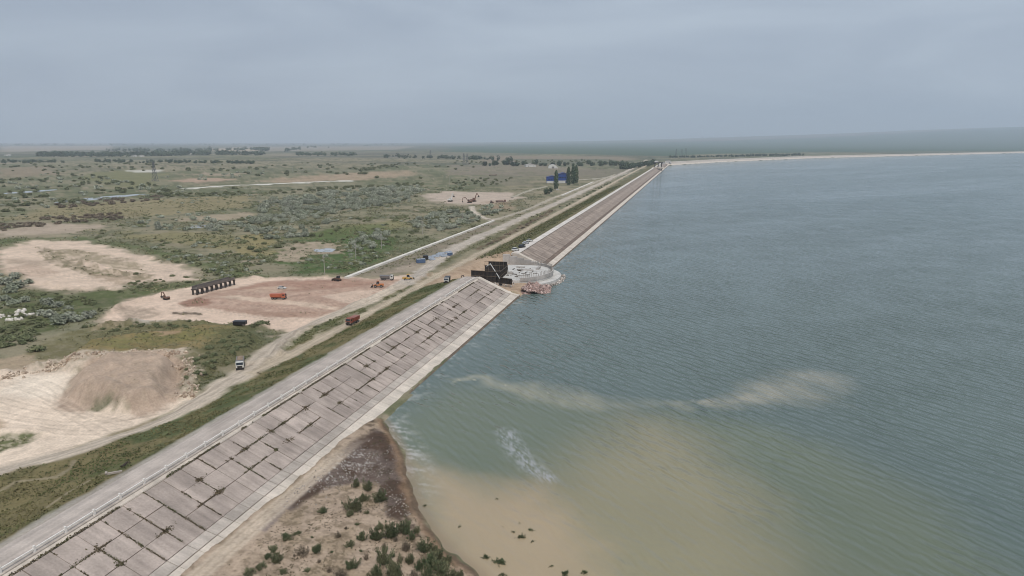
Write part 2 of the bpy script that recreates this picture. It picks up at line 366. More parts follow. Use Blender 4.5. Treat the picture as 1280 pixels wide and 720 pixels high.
# works yard
area([(118, 413), (132, 395), (162, 374), (205, 366), (258, 355), (300, 349), (430, 347), (472, 349), (528, 342), (500, 364), (470, 378), (420, 402), (372, 420), (335, 410), (270, 407), (190, 404), (150, 410)], C(222, 197, 176), 1.5, 5, 6, .98, .12)
area([(222, 380), (246, 371), (300, 358), (330, 352), (430, 348), (500, 350), (472, 366), (428, 391), (388, 397), (335, 396), (262, 387)], C(178, 149, 131), 1.0, 4, 6, .92, .25)
area([(225, 379), (246, 372), (262, 375), (262, 382), (235, 384)], C(152, 118, 100), .8, 3, 5, .9, .15)
area([(290, 362), (335, 353), (428, 350), (470, 353), (462, 358), (400, 362), (345, 365)], C(168, 134, 116), 1.0, 4, 6, .85, .3)
area([(262, 372), (300, 370), (365, 376), (428, 385), (420, 388), (360, 381), (300, 375)], C(216, 192, 170), .7, 2.5, 5, .85, .3)
area([(402, 371), (440, 364), (472, 362), (458, 374), (440, 381), (420, 376)], C(212, 188, 168), .7, 2.5, 5, .85, .3)
area([(300, 363), (340, 358), (380, 360), (330, 366)], C(206, 180, 158), .7, 2.5, 4, .6, .4)
area([(262, 384), (330, 390), (400, 390), (420, 386), (395, 396), (335, 396)], C(166, 136, 116), .7, 3, 3, .6, .6)
area([(440, 346), (520, 315), (612, 278), (625, 278), (560, 312), (500, 340), (470, 347)], C(142, 130, 114), 1.5, 6, 8, .85, .35)
area([(478, 343), (540, 322), (575, 316), (560, 326), (520, 338)], C(172, 156, 140), 1.2, 5, 6, .7, .35)
area([(470, 372), (520, 350), (545, 344), (520, 356), (478, 380)], C(158, 132, 108), 1.2, 3, 4, .9, .2)
area([(150, 384), (190, 386), (195, 398), (160, 402), (145, 396)], C(165, 148, 130), 1.5, 5, 4, .8, .4)
area([(215, 391), (255, 392), (254, 395), (216, 394)], C(95, 85, 72), .6, 3, 4, .9, .3)
area([(140, 406), (200, 402), (285, 408), (330, 408), (340, 412), (280, 412), (190, 412)], C(96, 98, 68), 1.5, 5, 5, .85, .5)
area([(150, 403), (235, 401), (240, 405), (165, 408)], C(205, 195, 182), .8, 3, 3, .7, .6)
# plateau, rim, heap and pit
area([(40, 425), (130, 400), (260, 400), (322, 412), (318, 432), (300, 445), (250, 480), (226, 500), (215, 470), (190, 446), (100, 452), (40, 455)], C(118, 112, 80), 2, 6, 6, .9, .5, 2)
area([(68, 446), (110, 425), (180, 415), (262, 406), (292, 412), (282, 430), (230, 438), (150, 444), (110, 450)], C(146, 128, 88), 1.5, 5, 5, .8, .6, 3)
area([(110, 430), (180, 420), (250, 414), (270, 420), (200, 430), (140, 438)], C(122, 120, 76), 1.5, 6, 4, .7, .7, 3)
area([(195, 416), (225, 414), (222, 419), (200, 421)], C(178, 150, 122), 1, 4, 3, .8, .3, 3)
area([(268, 418), (320, 416), (332, 424), (300, 445), (262, 470), (236, 490), (228, 470), (262, 442)], C(100, 100, 70), 1.5, 5, 4, .9, .5, 2)
area([(-120, 455), (0, 448), (40, 443), (62, 455), (30, 466), (-120, 472)], C(176, 156, 132), 1.2, 4, 4, .9, .4)
area([(20, 462), (60, 446), (120, 444), (160, 445), (210, 444), (235, 440), (228, 452), (205, 449), (140, 452), (100, 462), (50, 470)], C(204, 186, 166), .8, 3, 2.2, .95, .7, 2)
area([(225, 470), (240, 462), (252, 470), (240, 492), (224, 500)], C(196, 180, 160), .8, 4, 2.2, .8, .9, 2)
area([(-120, 470), (-40, 462), (20, 464), (60, 466), (95, 462), (82, 488), (90, 508), (150, 517), (215, 502), (250, 498), (236, 518), (180, 545), (90, 572), (-60, 616), (-160, 624)], C(230, 210, 189), 1.2, 4, 4, .97, .08)
area([(20, 470), (90, 466), (80, 490), (60, 500), (0, 490)], C(240, 224, 204), 2, 4, 5, .7, .1)
area([(72, 502), (86, 474), (118, 452), (170, 445), (210, 446), (231, 458), (226, 480), (217, 500), (190, 512), (165, 515), (150, 505), (120, 502), (105, 509)], C(186, 164, 145), .8, 3, 3, .95, .25, 2)
area([(-60, 545), (0, 541), (30, 539), (48, 543), (38, 550), (10, 562), (-40, 580)], C(98, 104, 66), 1, 3, 3, .95, .5)
area([(-60, 520), (0, 522), (12, 530), (0, 541), (-60, 548)], C(182, 160, 136), 1.5, 3, 3, .8, .3)
area([(110, 565), (160, 555), (215, 530), (235, 522), (230, 530), (180, 552), (120, 575)], C(168, 152, 132), 1, 3, 3, .8, .5)
# between the tracks at the foot of the dam
area([(345, 447), (372, 418), (420, 398), (455, 384), (500, 362), (520, 360), (455, 392), (400, 420), (360, 444)], C(108, 110, 74), 1, 3, 3, .92, .5)
area([(318, 452), (345, 440), (360, 450), (330, 462)], C(172, 148, 124), 1, 3, 3, .8, .4)
area([(505, 352), (560, 322), (600, 302), (640, 284), (700, 254), (706, 256), (640, 290), (575, 322), (530, 348)], C(112, 108, 78), 1.2, 4, 4, .9, .5)
area([(588, 318), (640, 290), (690, 262), (696, 264), (650, 290), (600, 316)], C(108, 86, 68), .8, 4, 4, .7, .7)

TYRES = [(smooth_line(GP(p_, 1)), w_) for p_, w_ in (
    ([(-60, 505), (0, 516), (60, 528), (110, 528), (170, 520), (230, 508), (290, 482)], 1), ([(-60, 520), (20, 532), (90, 540), (150, 538), (210, 524), (270, 496)], 1),
    ([(0, 478), (40, 486), (70, 500), (110, 520), (160, 528)], .8), ([(10, 470), (50, 474), (74, 486), (76, 498)], .7),
    ([(60, 500), (100, 524), (140, 545), (150, 556)], .7), ([(0, 498), (50, 512), (110, 519)], .9), ([(-30, 590), (60, 565), (150, 545), (230, 515), (300, 478)], 1),
    ([(140, 400), (190, 384), (250, 378), (330, 382), (400, 394)], 1), ([(160, 392), (210, 380), (262, 388), (330, 398), (390, 402)], 1), ([(215, 372), (260, 364), (330, 360), (420, 356), (480, 354)], .8),
    ([(260, 376), (330, 372), (400, 368), (470, 360), (510, 350)], .9), ([(300, 366), (370, 374), (430, 380), (450, 384)], .8), ([(330, 400), (380, 392), (430, 378), (480, 362), (530, 346)], 1), ([(350, 440), (368, 416), (400, 402), (450, 386)], 1),
    ([(345, 448), (362, 424), (392, 408)], 1), ([(0, 322), (60, 312), (120, 316), (190, 336), (240, 346)], .8), ([(30, 344), (90, 336), (150, 340), (210, 348)], .7), ([(0, 334), (60, 340), (130, 352), (160, 358)], .7),
    ([(300, 470), (330, 458), (360, 440), (420, 408), (470, 384)], .9))]
SHOREP = SHORE[:8]
BEACHP = np.vstack([SHORE, [(-69, -90), (-69, 134)]])
def paint(x, y):
    x = np.asarray(x, float); y = np.asarray(y, float); r = np.hypot(x, y)
    n1 = fbm(x, y, 140, 5, 70); n2 = fbm(x, y, 22, 4, 71); n3 = fbm(x, y, 4.5, 3, 72); n4 = fbm(x, y * .45, 420, 4, 73)
    g0, g1, g2, g3 = C(136, 132, 107), C(114, 118, 88), C(152, 141, 118), C(174, 158, 138)
    c = np.tile(g0, (len(x), 1))
    def mix(m, col):
        nonlocal c
        m = np.asarray(m)[:, None]; c = c * (1 - m) + np.asarray(col) * m
    mix(sst(.46, .60, n1) * .85, g1 * .9); mix(sst(.50, .66, n4) * .75, g2)
    mix(sst(.52, .66, n2) * .8, g1 * .78); mix(sst(.46, .32, n2) * .65, g2); mix(sst(.56, .68, fbm(x * .6, y * 1.3, 9, 4, 69)) * .6, g1 * .66); mix(sst(.62, .74, .5 * n2 + .5 * n3) * .7, g3)
    # patchwork of fields far away
    far = sst(1500, 2600, r)
    if far.max() > 0:
        a = R(24); u = x * math.cos(a) + y * math.sin(a); v = -x * math.sin(a) + y * math.cos(a)
        v2 = v + 120 * (fbm(x, y, 900, 2, 75) - .5)
        row = np.floor(v2 / 420); off = _h(row, row * 0, 76) * 900; cell = np.floor((u + off) / 1100)
        hsh = _h(cell, row, 77); 
        pal = np.array([C(136, 130, 114), C(98, 106, 88), C(120, 116, 100), C(156, 144, 126), C(86, 98, 82), C(112, 110, 96), C(128, 120, 104), C(104, 106, 92)])
        fc = pal[(hsh * len(pal)).astype(int)]
        mm = (far * .72 * sst(.35, .55, fbm(x, y, 1600, 3, 78)))[:, None]; c = c * (1 - mm) + fc * mm
        # hedges and tree rows between the fields
        e = np.minimum((v2 / 420) % 1, 1 - (v2 / 420) % 1) * 420
        mix(far * sst(26, 10, e) * sst(.45, .6, fbm(x, y, 350, 3, 79)) * .8, C(70, 80, 66))
    mix(sst(1200, 2200, r) * sst(.5, .62, fbm(x, y, 260, 4, 68)) * .55, C(84, 90, 78))
    mix(sst(3000, 6000, r) * .5, C(94, 100, 88))
    # right hand rising ground
    az = np.degrees(np.arctan2(x, y))
    hl = sst(-14, 2, az) * sst(4200, 7000, r)
    hn = fbm(x * .25 + y * .1, y, 2600, 4, 80)
    h2 = fbm(x * .18 + y * .12, y * 1.2, 700, 3, 81); hs = sst(.5, .56, h2)[:, None] * .5
    hc = C(118, 108, 98)[None] * (1 - sst(.42, .6, hn))[:, None] + C(100, 108, 86)[None] * sst(.42, .6, hn)[:, None]
    hc = hc * (1 - hs) + C(146, 128, 114) * hs; lowg = (sst(7500, 5200, r) * .7)[:, None]; hc = hc * (1 - lowg) + C(84, 100, 80) * lowg
    c = c * (1 - hl[:, None]) + hc * hl[:, None]
    # areas
    for P, col, soft, warp, wsc, amt, tex in PAINT:
        mg = warp + soft
        lo = P.min(0) - mg; hi = P.max(0) + mg
        k = np.nonzero((x > lo[0]) & (x < hi[0]) & (y > lo[1]) & (y < hi[1]))[0]
        if len(k) == 0: continue
        X = x[k]; Y = y[k]
        dx = warp * (fbm(X, Y, wsc, 4, 90) - .5); dy = warp * (fbm(X, Y, wsc, 4, 91) - .5)
        s = sdpoly(X + dx * 1.6, Y + dy * 1.6, P, mg)
        m = sst(soft, -soft, s) * amt
        if tex > 0: m = m * (1 - tex * sst(.45, .68, fbm(X, Y, max(1.2, wsc * .35), 4, 92)))
        m = m[:, None]; c[k] = c[k] * (1 - m) + col * m
    # downstream face of the dam: rough green grass, browner at its foot
    xl = np.interp(y, [60, 90, 120, 165, 300, 340], [-131, -124, -114.5, -112.5, -111, -107])
    dm = sst(-1.5, 1.5, x - xl + 3 * (n3 - .5)) * np.where(y < Y_CUT1, sst(-88, -90.5, x), 1.0) * (y < Y_END) * (x < -85)
    gg = fbm(x, y, 9, 4, 95)[:, None]; gs = fbm(x + y * .2, y * .35, 2.0, 3, 96)[:, None]
    lo_ = sst(130, 85, y)[:, None] * .14; gc = C(92, 98, 66) * (1 - sst(.42 - lo_, .68 - lo_, gg)) + C(124, 114, 82) * sst(.42 - lo_, .68 - lo_, gg)
    gc = gc * (.8 + .4 * gs)
    k2 = sst(300, 380, y)[:, None]; gc = gc * (1 - k2 * .6) + C(122, 114, 86) * k2 * .6
    c = c * (1 - dm[:, None]) + gc * dm[:, None]
    # bare edge of the crest, worn footpaths and light stones
    mix(sst(-93.0, -91.2, x + 2.2 * (n3 - .5)) * (x < -84) * (y < Y_CUT0 + 4) * .9, C(172, 164, 154))
    for pl in (GP([(0, 607), (18, 595), (70, 590), (88, 578), (92, 570)], 3.5), GP([(60, 640), (88, 616), (130, 594)], 4.5)):
        d, _ = sdline(x, y, pl, 6); mix(sst(.6, .1, d + 1.0 * (n3 - .5)) * .45, C(176, 162, 140))
    # cut in the dam: raw earth
    gp = sst(Y_CUT0 - 6, Y_CUT0 + 1, y + 4 * (n3 - .5)) * sst(Y_CUT1 + 12, Y_CUT1 + 2, y) * sst(-116, -104, x + 8 * (n2 - .5)) * (x < -50)
    mix(gp, C(186, 162, 138)); mix(gp * sst(.5, .65, n3) * .5, C(150, 126, 104))
    # tracks
    for nm, P, hw, col in ROADS:
        d, sdv = sdline(x, y, P, hw + 14)
        k = d < hw + 10
        if not k.any(): continue
        e = d[k] + (fbm(x[k], y[k], 6, 4, 97) - .5) * hw * 1.3
        m = sst(hw * 1.35, hw * .55, e)
        rut = np.minimum(np.abs(np.abs(sdv[k]) - 1.0), np.abs(np.abs(sdv[k] + .8 * (fbm(x[k], y[k], 30, 2, 98) - .5)) - 2.0))
        cc = np.asarray(col)[None] * (.93 + .14 * fbm(x[k], y[k], 5, 3, 99))[:, None]
        cc = cc * (1 - .2 * sst(.5, .12, rut) * (r[k] < 700))[:, None]
        mid = sst(.5, .2, d[k]) * sst(.45, .6, fbm(x[k], y[k], 12, 3, 100)) * (hw < 3) * .5
        cc = cc * (1 - mid[:, None]) + C(120, 116, 84) * mid[:, None]
        m = m[:, None]; c[k] = c[k] * (1 - m) + cc * m
    # wheel marks over the yard and the pit
    wy = (r < 420) & (x < -105) & (y > 60)
    if wy.any():
        X = x[wy]; Y = y[wy]; pale = sst(.30, .42, c[wy][:, 0])
        st = fbm(X * .9 + 6 * fbm(X, Y, 30, 2, 101), Y * .14 + X * .1, 2.0, 4, 102)
        f = 1 + pale * .10 * (st - .5) * 2
        c[wy] = c[wy] * f[:, None]
    # single runs of tyres
    for pl, w_ in TYRES:
        d, _ = sdline(x, y, pl, 6); k = d < 5
        if not k.any(): continue
        rt_ = np.abs(d[k] - 1.0); pl_ = sst(.22, .34, c[k][:, 0])
        c[k] = c[k] * (1 - w_ * .17 * pl_ * sst(.42, .12, rt_) * (.4 + .9 * fbm(x[k], y[k], 6, 3, 140)) + .06 * pl_ * sst(.5, .2, np.abs(d[k] - 1.7)))[:, None]
    # beach
    bk = np.nonzero((x > -70) & (x < 30) & (y > -95) & (y < 150))[0]
    if len(bk):
        X = x[bk]; Y = y[bk]
        s = sdpoly(X + 3 * (fbm(X, Y, 5, 4, 110) - .5), Y + 3 * (fbm(X, Y, 5, 4, 111) - .5), BEACHP, 20)
        ds, _ = sdline(X, Y, SHORE, 80); ds = ds + 2.0 * (fbm(X, Y, 3, 4, 112) - .5)
        b1 = fbm(X, Y, 1.3, 4, 113); b2 = fbm(X, Y, 7, 4, 114); b3 = fbm(X, Y, .5, 3, 115)
        cb = np.tile(C(180, 160, 140), (len(bk), 1))
        def bm_(m, col):
            nonlocal cb
            m = np.asarray(m)[:, None]; cb = cb * (1 - m) + np.asarray(col) * m
        bm_(sst(.48, .62, b2) * .7, C(165, 146, 122)); bm_(sst(.52, .66, b1) * .7, C(134, 118, 98)); bm_(sst(.56, .66, b3) * sst(.45, .6, b2) * .7, C(122, 108, 88))
        # dark gravel and debris flat behind the shore
        GR = GP([(345, 632), (400, 590), (442, 551), (474, 534), (492, 546), (503, 570), (506, 600), (516, 634), (500, 652), (486, 640), (470, 605), (445, 602), (405, 612), (365, 640)], .8)
        sg = sdpoly(X + 2.4 * (fbm(X, Y, 3, 4, 116) - .5), Y + 2.4 * (fbm(X, Y, 3, 4, 117) - .5), GR, 10)
        mg = sst(.9, -.9, sg); gcol = C(112, 98, 90) * (.75 + .5 * fbm(X, Y, .9, 4, 118))[:, None]
        cb = cb * (1 - mg[:, None]) + gcol * mg[:, None]
        dk = mg * sst(.5, .62, fbm(X, Y, 5, 3, 119)) * .8; bm_(dk, C(84, 66, 54))
        WH = GP([(395, 600), (430, 568), (462, 560), (470, 580), (440, 596), (400, 612)], .8); sw = sdpoly(X, Y, WH, 10)
        bm_(sst(3, -2, sw) * sst(.62, .68, fbm(X, Y, .35, 2, 120)) * .7, C(190, 184, 176))
        for q in ([(342, 640), (375, 612), (392, 596), (398, 602), (372, 626), (350, 645)], [(318, 664), (350, 640), (356, 642), (330, 668)]):
            sq = sdpoly(X + 1.5 * (b1 - .5), Y + 1.5 * (b2 - .5), GP(q, .9), 5); bm_(sst(.4, -.4, sq) * .8, C(135, 122, 116))
        bm_(sst(2.6, 1.0, ds) * (.35 + .6 * b2), C(140, 114, 90)); bm_(sst(1.3, .4, ds) * .75, C(96, 82, 68)); bm_(sst(5.5, 3, ds) * sst(2, 3, ds) * sst(.45, .6, b1) * .8, C(78, 66, 56)); 
        tk = np.abs(X + 65.6 + .8 * (fbm(X, Y, 20, 2, 121) - .5)); bm_(sst(2.2, 1.2, tk) * sst(126, 105, Y) * .75, C(205, 188, 168)); bm_(sst(.35, .1, np.abs(tk - .8)) * .3 * sst(126, 105, Y), C(150, 132, 112))
        m = sst(.6, -.6, s)[:, None]; c[bk] = c[bk] * (1 - m) + cb * m
    return c

# ---- the ground: one sheet, finer near the camera
def arange_(a, b, st): return np.arange(a, b - 1e-9, st)
def polar(angs, rads, wrap):
    A, RR = np.meshgrid(np.radians(angs), rads)
    x = (RR * np.sin(A)).ravel(); y = (RR * np.cos(A)).ravel()
    na, nr = len(angs), len(rads)
    i = np.arange(na if wrap else na - 1); j = np.arange(nr - 1)
    I, J = np.meshgrid(i, j); I = I.ravel(); J = J.ravel(); I2 = (I + 1) % na
    F = np.stack([J * na + I2, J * na + I, (J + 1) * na + I, (J + 1) * na + I2], 1)[:, ::-1]
    return x, y, F[:, ::-1]
dep = np.radians(arange_(1.75, 46, .085))[::-1]
rads = np.concatenate([[4, 15, 28, 40, 50], 61 / np.tan(dep), np.geomspace(2030, 8000, 80), np.geomspace(8400, 60000, 34)])
angs = np.concatenate([arange_(-61, 1, .096), arange_(1, 33, .3), arange_(33, 298, 4.5)])
x, y, F = polar(angs, rads, True)
z = height(x, y)
lower = np.zeros(len(x))
for nm, P, hw, col in ROADS:
    d, _ = sdline(x, y, P, hw + 3); lower = np.maximum(lower, sst(hw * .95, hw * .7, d))
lower = np.maximum(lower, ((x > -90.3) & (x < -84) & (y < Y_CUT0)) * 1.0)
z = z - .3 * lower
me = np_mesh('ground', np.stack([x, y, z], 1), F, True)
set_col(me, paint(x, y)); GROUND = link('ground', me, M_GROUND); tag(GROUND, kind='structure')

# ---- tracks as ribbons that lie on the ground
def resample(P, st):
    d = np.r_[0, np.cumsum(np.hypot(*np.diff(P, axis=0).T))]; s = np.arange(0, d[-1], st)
    return np.stack([np.interp(s, d, P[:, 0]), np.interp(s, d, P[:, 1])], 1)
for nm, P, hw, col in ROADS:
    far = P[:, 1].max() > 700
    Q = []
    s = 0
    d = np.r_[0, np.cumsum(np.hypot(*np.diff(P, axis=0).T))]
    while s < d[-1]:
        q = (np.interp(s, d, P[:, 0]), np.interp(s, d, P[:, 1])); Q.append(q); s += max(.8, np.hypot(*q) / 220)
    Q = np.array(Q); T = np.gradient(Q, axis=0); T /= np.linalg.norm(T, axis=1)[:, None]; N = np.stack([T[:, 1], -T[:, 0]], 1)
    nc = 13 if hw > 3 else 11
    off = np.linspace(-hw, hw, nc)
    jit = 1 + .12 * (fbm(Q[:, 0], Q[:, 1], 4, 3, 130) - .5)
    V = (Q[:, None, :] + N[:, None, :] * (off[None, :] * jit[:, None])[:, :, None]).reshape(-1, 2)
    zz = height(V[:, 0], V[:, 1]); o2 = np.abs(np.tile(off, len(Q))); zz = zz + np.where(o2 > hw * .99, -.35, .03 + np.clip(np.hypot(V[:, 0], V[:, 1]) - 350, 0, 1200) * .0006)
    n = len(Q); I, J = np.meshgrid(np.arange(nc - 1), np.arange(n - 1)); I = I.ravel(); J = J.ravel()
    Fq = np.stack([J * nc + I, J * nc + I + 1, (J + 1) * nc + I + 1, (J + 1) * nc + I], 1)
    me = np_mesh(nm, np.c_[V, zz], Fq, True); set_col(me, paint(V[:, 0], V[:, 1]))
    tag(link(nm, me, M_GROUND), kind='structure')

# ================================================================== THE WATER
def water_mat():
    m, t, p = new_mat('reservoir_water')
    a = nd(t, 'ShaderNodeVertexColor', layer_name='col'); g = nd(t, 'ShaderNodeNewGeometry')
    p.inputs['Roughness'].default_value = .10; p.inputs['IOR'].default_value = 1.33; p.inputs['Specular IOR Level'].default_value = .5
    s, _ = vary(t, a.outputs[0], .02, .06, g.outputs['Position'], 3)
    t.links.new(s, p.inputs['Base Color'])
    prev = None
    # lanes where the wind ruffles the water more or less, drawn out along the wind
    ml = nd(t, 'ShaderNodeMapping'); ml.vector_type = 'TEXTURE'; ml.inputs['Rotation'].default_value = (0, 0, R(52)); ml.inputs['Scale'].default_value = (420, 110, 1); t.links.new(g.outputs['Position'], ml.inputs[0])
    n2 = nd(t, 'ShaderNodeTexNoise'); n2.inputs['Scale'].default_value = 1; n2.inputs['Detail'].default_value = 4; n2.inputs['Distortion'].default_value = .8; t.links.new(ml.outputs[0], n2.inputs['Vector'])
    lane = nd(t, 'ShaderNodeMapRange'); lane.inputs[1].default_value = .36; lane.inputs[2].default_value = .62; lane.inputs[3].default_value = .35; lane.inputs[4].default_value = 1.0; t.links.new(n2.outputs[0], lane.inputs[0])
    n3_ = nd(t, 'ShaderNodeTexNoise'); n3_.inputs['Scale'].default_value = .05; n3_.inputs['Detail'].default_value = 3; t.links.new(g.outputs['Position'], n3_.inputs['Vector'])
    gust = nd(t, 'ShaderNodeMapRange'); gust.inputs[1].default_value = .34; gust.inputs[2].default_value = .66; gust.inputs[3].default_value = .35; gust.inputs[4].default_value = 1.0; t.links.new(n3_.outputs[0], gust.inputs[0])
    st_ = nd(t, 'ShaderNodeMath', operation='MULTIPLY'); t.links.new(lane.outputs[0], st_.inputs[0]); t.links.new(gust.outputs[0], st_.inputs[1])
    fa = nd(t, 'ShaderNodeVertexColor', layer_name='fetch'); s2_ = nd(t, 'ShaderNodeMath', operation='MULTIPLY'); t.links.new(st_.outputs[0], s2_.inputs[0]); t.links.new(fa.outputs[0], s2_.inputs[1]); st_ = s2_   # waves grow with the fetch
    def bump_of(h, dist):
        nonlocal prev
        b = nd(t, 'ShaderNodeBump'); b.inputs['Distance'].default_value = dist; t.links.new(h, b.inputs['Height']); t.links.new(st_.outputs[0], b.inputs['Strength'])
        if prev is not None: t.links.new(prev, b.inputs['Normal'])
        prev = b.outputs[0]
    # wave trains of two lengths
    for rot, lam, dist, dst in ((R(50), 2.5, .36, 5.0), (R(63), 3.9, .34, 6.0), (R(41), 1.5, .20, 5.0)):
        mpn = nd(t, 'ShaderNodeMapping'); mpn.vector_type = 'TEXTURE'; mpn.inputs['Rotation'].default_value = (0, 0, rot); t.links.new(g.outputs['Position'], mpn.inputs[0])
        wv = nd(t, 'ShaderNodeTexWave', wave_type='BANDS', bands_direction='X', wave_profile='SIN'); wv.inputs['Scale'].default_value = .314 / lam
        wv.inputs['Distortion'].default_value = dst; wv.inputs['Detail'].default_value = 2.5; wv.inputs['Detail Scale'].default_value = 1.1; wv.inputs['Detail Roughness'].default_value = .55
        t.links.new(mpn.outputs[0], wv.inputs['Vector']); bump_of(wv.outputs['Fac'], dist)
    for ang, sx, sy, dist, det in ((R(38), .5, .2, .6, 2), (R(20), 2.1, 1.1, .12, 2)):
        mpn = nd(t, 'ShaderNodeMapping'); mpn.vector_type = 'TEXTURE'
        mpn.inputs['Rotation'].default_value = (0, 0, R(90) - ang); mpn.inputs['Scale'].default_value = (1 / sx, 1 / sy, 1)
        t.links.new(g.outputs['Position'], mpn.inputs[0])
        n = nd(t, 'ShaderNodeTexNoise'); n.inputs['Scale'].default_value = 1; n.inputs['Detail'].default_value = det; n.inputs['Roughness'].default_value = .5
        n.inputs['Distortion'].default_value = .4; t.links.new(mpn.outputs[0], n.inputs['Vector']); bump_of(n.outputs[0], dist)
    t.links.new(prev, p.inputs['Normal'])
    return m
wang = np.concatenate([arange_(-40, 34, .14), arange_(34, 320, 6)])
wdep = np.radians(arange_(1.5, 46, .12))[::-1]
wrad = np.concatenate([[3, 20, 40], 62 / np.tan(wdep), np.geomspace(2450, 15000, 40)])
x, y, F = polar(wang, wrad, True)
keep = (x[F].max(1) > -75)
ly = np.interp(x[F].mean(1), FARDAM[:, 0], FARDAM[:, 1]); keep &= y[F].min(1) < ly + 60
F = F[keep]
u_, inv = np.unique(F, return_inverse=True); x = x[u_]; y = y[u_]; F = inv.reshape(F.shape)
deep = C(96, 110, 104); c = np.tile(deep, (len(x), 1))
r = np.hypot(x, y); n1 = fbm(x, y, 40, 4, 200); n2 = fbm(x, y, 12, 4, 201); n3 = fbm(x * .9 + y * .45, (y - x * .5) * .35, 10, 4, 202)
def wm(m, col, a=1.0):
    global c
    m = (np.clip(m, 0, 1) * a)[:, None]; c = c * (1 - m) + np.asarray(col) * m
wm(sst(180, 900, r), C(104, 122, 122))
GREEN = GP([(450, 540), (560, 478), (660, 486), (760, 502), (860, 506), (960, 520), (1060, 560), (1160, 640), (1280, 760), (900, 900), (500, 900)], 0)
s = sdpoly(x + 16 * (n1 - .5), y + 16 * (n1 - .5), GREEN, 60); wm(sst(9, -12, s), C(112, 120, 100), .85)
TAN = GP([(515, 575), (640, 598), (720, 545), (790, 510), (860, 520), (900, 560), (950, 620), (1040, 740), (900, 900), (600, 900)], 0)
s = sdpoly(x + 14 * (n1 - .5) + 6 * (n2 - .5), y + 14 * (n1 - .5) + 6 * (n2 - .5), TAN, 60); wm(sst(8, -16, s), C(154, 146, 118), .88)
SH = GP([(508, 570), (600, 592), (680, 612), (740, 660), (760, 740), (640, 900), (520, 900)], 0)
s = sdpoly(x + 8 * (n2 - .5), y + 8 * (n2 - .5), SH, 60); wm(sst(5, -10, s), C(184, 163, 134), .8)
# plumes of silt
def plume(pts, wds, col, amt, seed):
    P = smooth_line(GP(pts, 0), 2); W = np.interp(np.linspace(0, 1, len(P)), np.linspace(0, 1, len(wds)), wds)
    wv = np.minimum(1, W.max() / 3)
    X = x + wv * (14 * (fbm(x, y, 11, 4, seed) - .5)); Y = y + wv * (14 * (fbm(x, y, 11, 4, seed + 1) - .5))
    k = np.nonzero((X > P[:, 0].min() - 20) & (X < P[:, 0].max() + 20) & (Y > P[:, 1].min() - 20) & (Y < P[:, 1].max() + 20))[0]
    d = np.full(len(x), 9.0)
    D = np.hypot(X[k][:, None] - P[None, :, 0], Y[k][:, None] - P[None, :, 1]) / W[None]
    d[k] = D.min(1)
    wm(sst(1.35, .1, d) * np.clip(.1 + 1.6 * n3 * n3 * 1.4, 0, 1), col, amt)
plume([(572, 478), (600, 474), (650, 484), (700, 492), (760, 501), (840, 505)], [.9, 3.2, 5.5, 6.5, 6, 4], C(168, 164, 142), .65, 210)
plume([(566, 478), (575, 474), (590, 474), (620, 479), (700, 494)], [.35, .45, .4, .4, .3], C(190, 184, 162), .8, 212)
plume([(890, 506), (930, 500), (970, 494), (1000, 486), (1022, 474)], [1.8, 5, 8.5, 12, 9], C(178, 171, 152), .9, 214)
plume([(780, 503), (850, 505), (900, 503)], [3, 2, 1.2], C(160, 156, 136), .6, 216)
# foam and shallows
plume([(632, 545), (642, 558), (655, 572), (668, 588), (678, 594)], [.6, 1.6, 1.9, 1.6, .5], C(210, 208, 208), .0, 218)
ds, _ = sdline(x, y, SHORE, 120)
fo = fbm(x, y, 1.6, 4, 220); 
wm(sst(7, 0, ds) * sst(.42, .72, fbm(x * .5 + y * .3, y * 1.6, 1.4, 5, 220, .65)) * sst(96, 118, y), C(205, 202, 200), .75)
wm(sst(2.5, 0, ds) * (ds < 30), C(150, 130, 106), .6)
P = GP([(632, 540), (640, 552), (652, 568), (666, 586), (680, 598)], 0); d, _ = sdline(x + 2 * (n2 - .5), y + 2 * (n2 - .5), P, 9)
wm(sst(3.6, .2, d) * sst(.36, .72, fbm(x * 1.6 + y * .9, (y - x * .6) * .55, .9, 5, 221, .7)), C(200, 200, 208), .5)
wd = np.abs(x + 65.6); wm(sst(7, 0, wd) * sst(.5, .75, fbm(x, y, 2.2, 4, 223)) * (y > 120) * (y < 700), C(190, 190, 184), .45)
me = np_mesh('reservoir_water', np.c_[x, y, np.zeros(len(x))], F, True); set_col(me, c)
fe = np.minimum(sst(-6, 80, ds + 8 * (n1 - .5)) * .64 + .36, sst(-10, 60, np.abs(x + 66)) * .6 + .4); fe = np.where(ds > 9e5, np.maximum(fe, .8), fe); set_col(me, np.repeat(fe[:, None], 3, 1), 'fetch')
tag(link('reservoir_water', me, water_mat()), kind='structure')
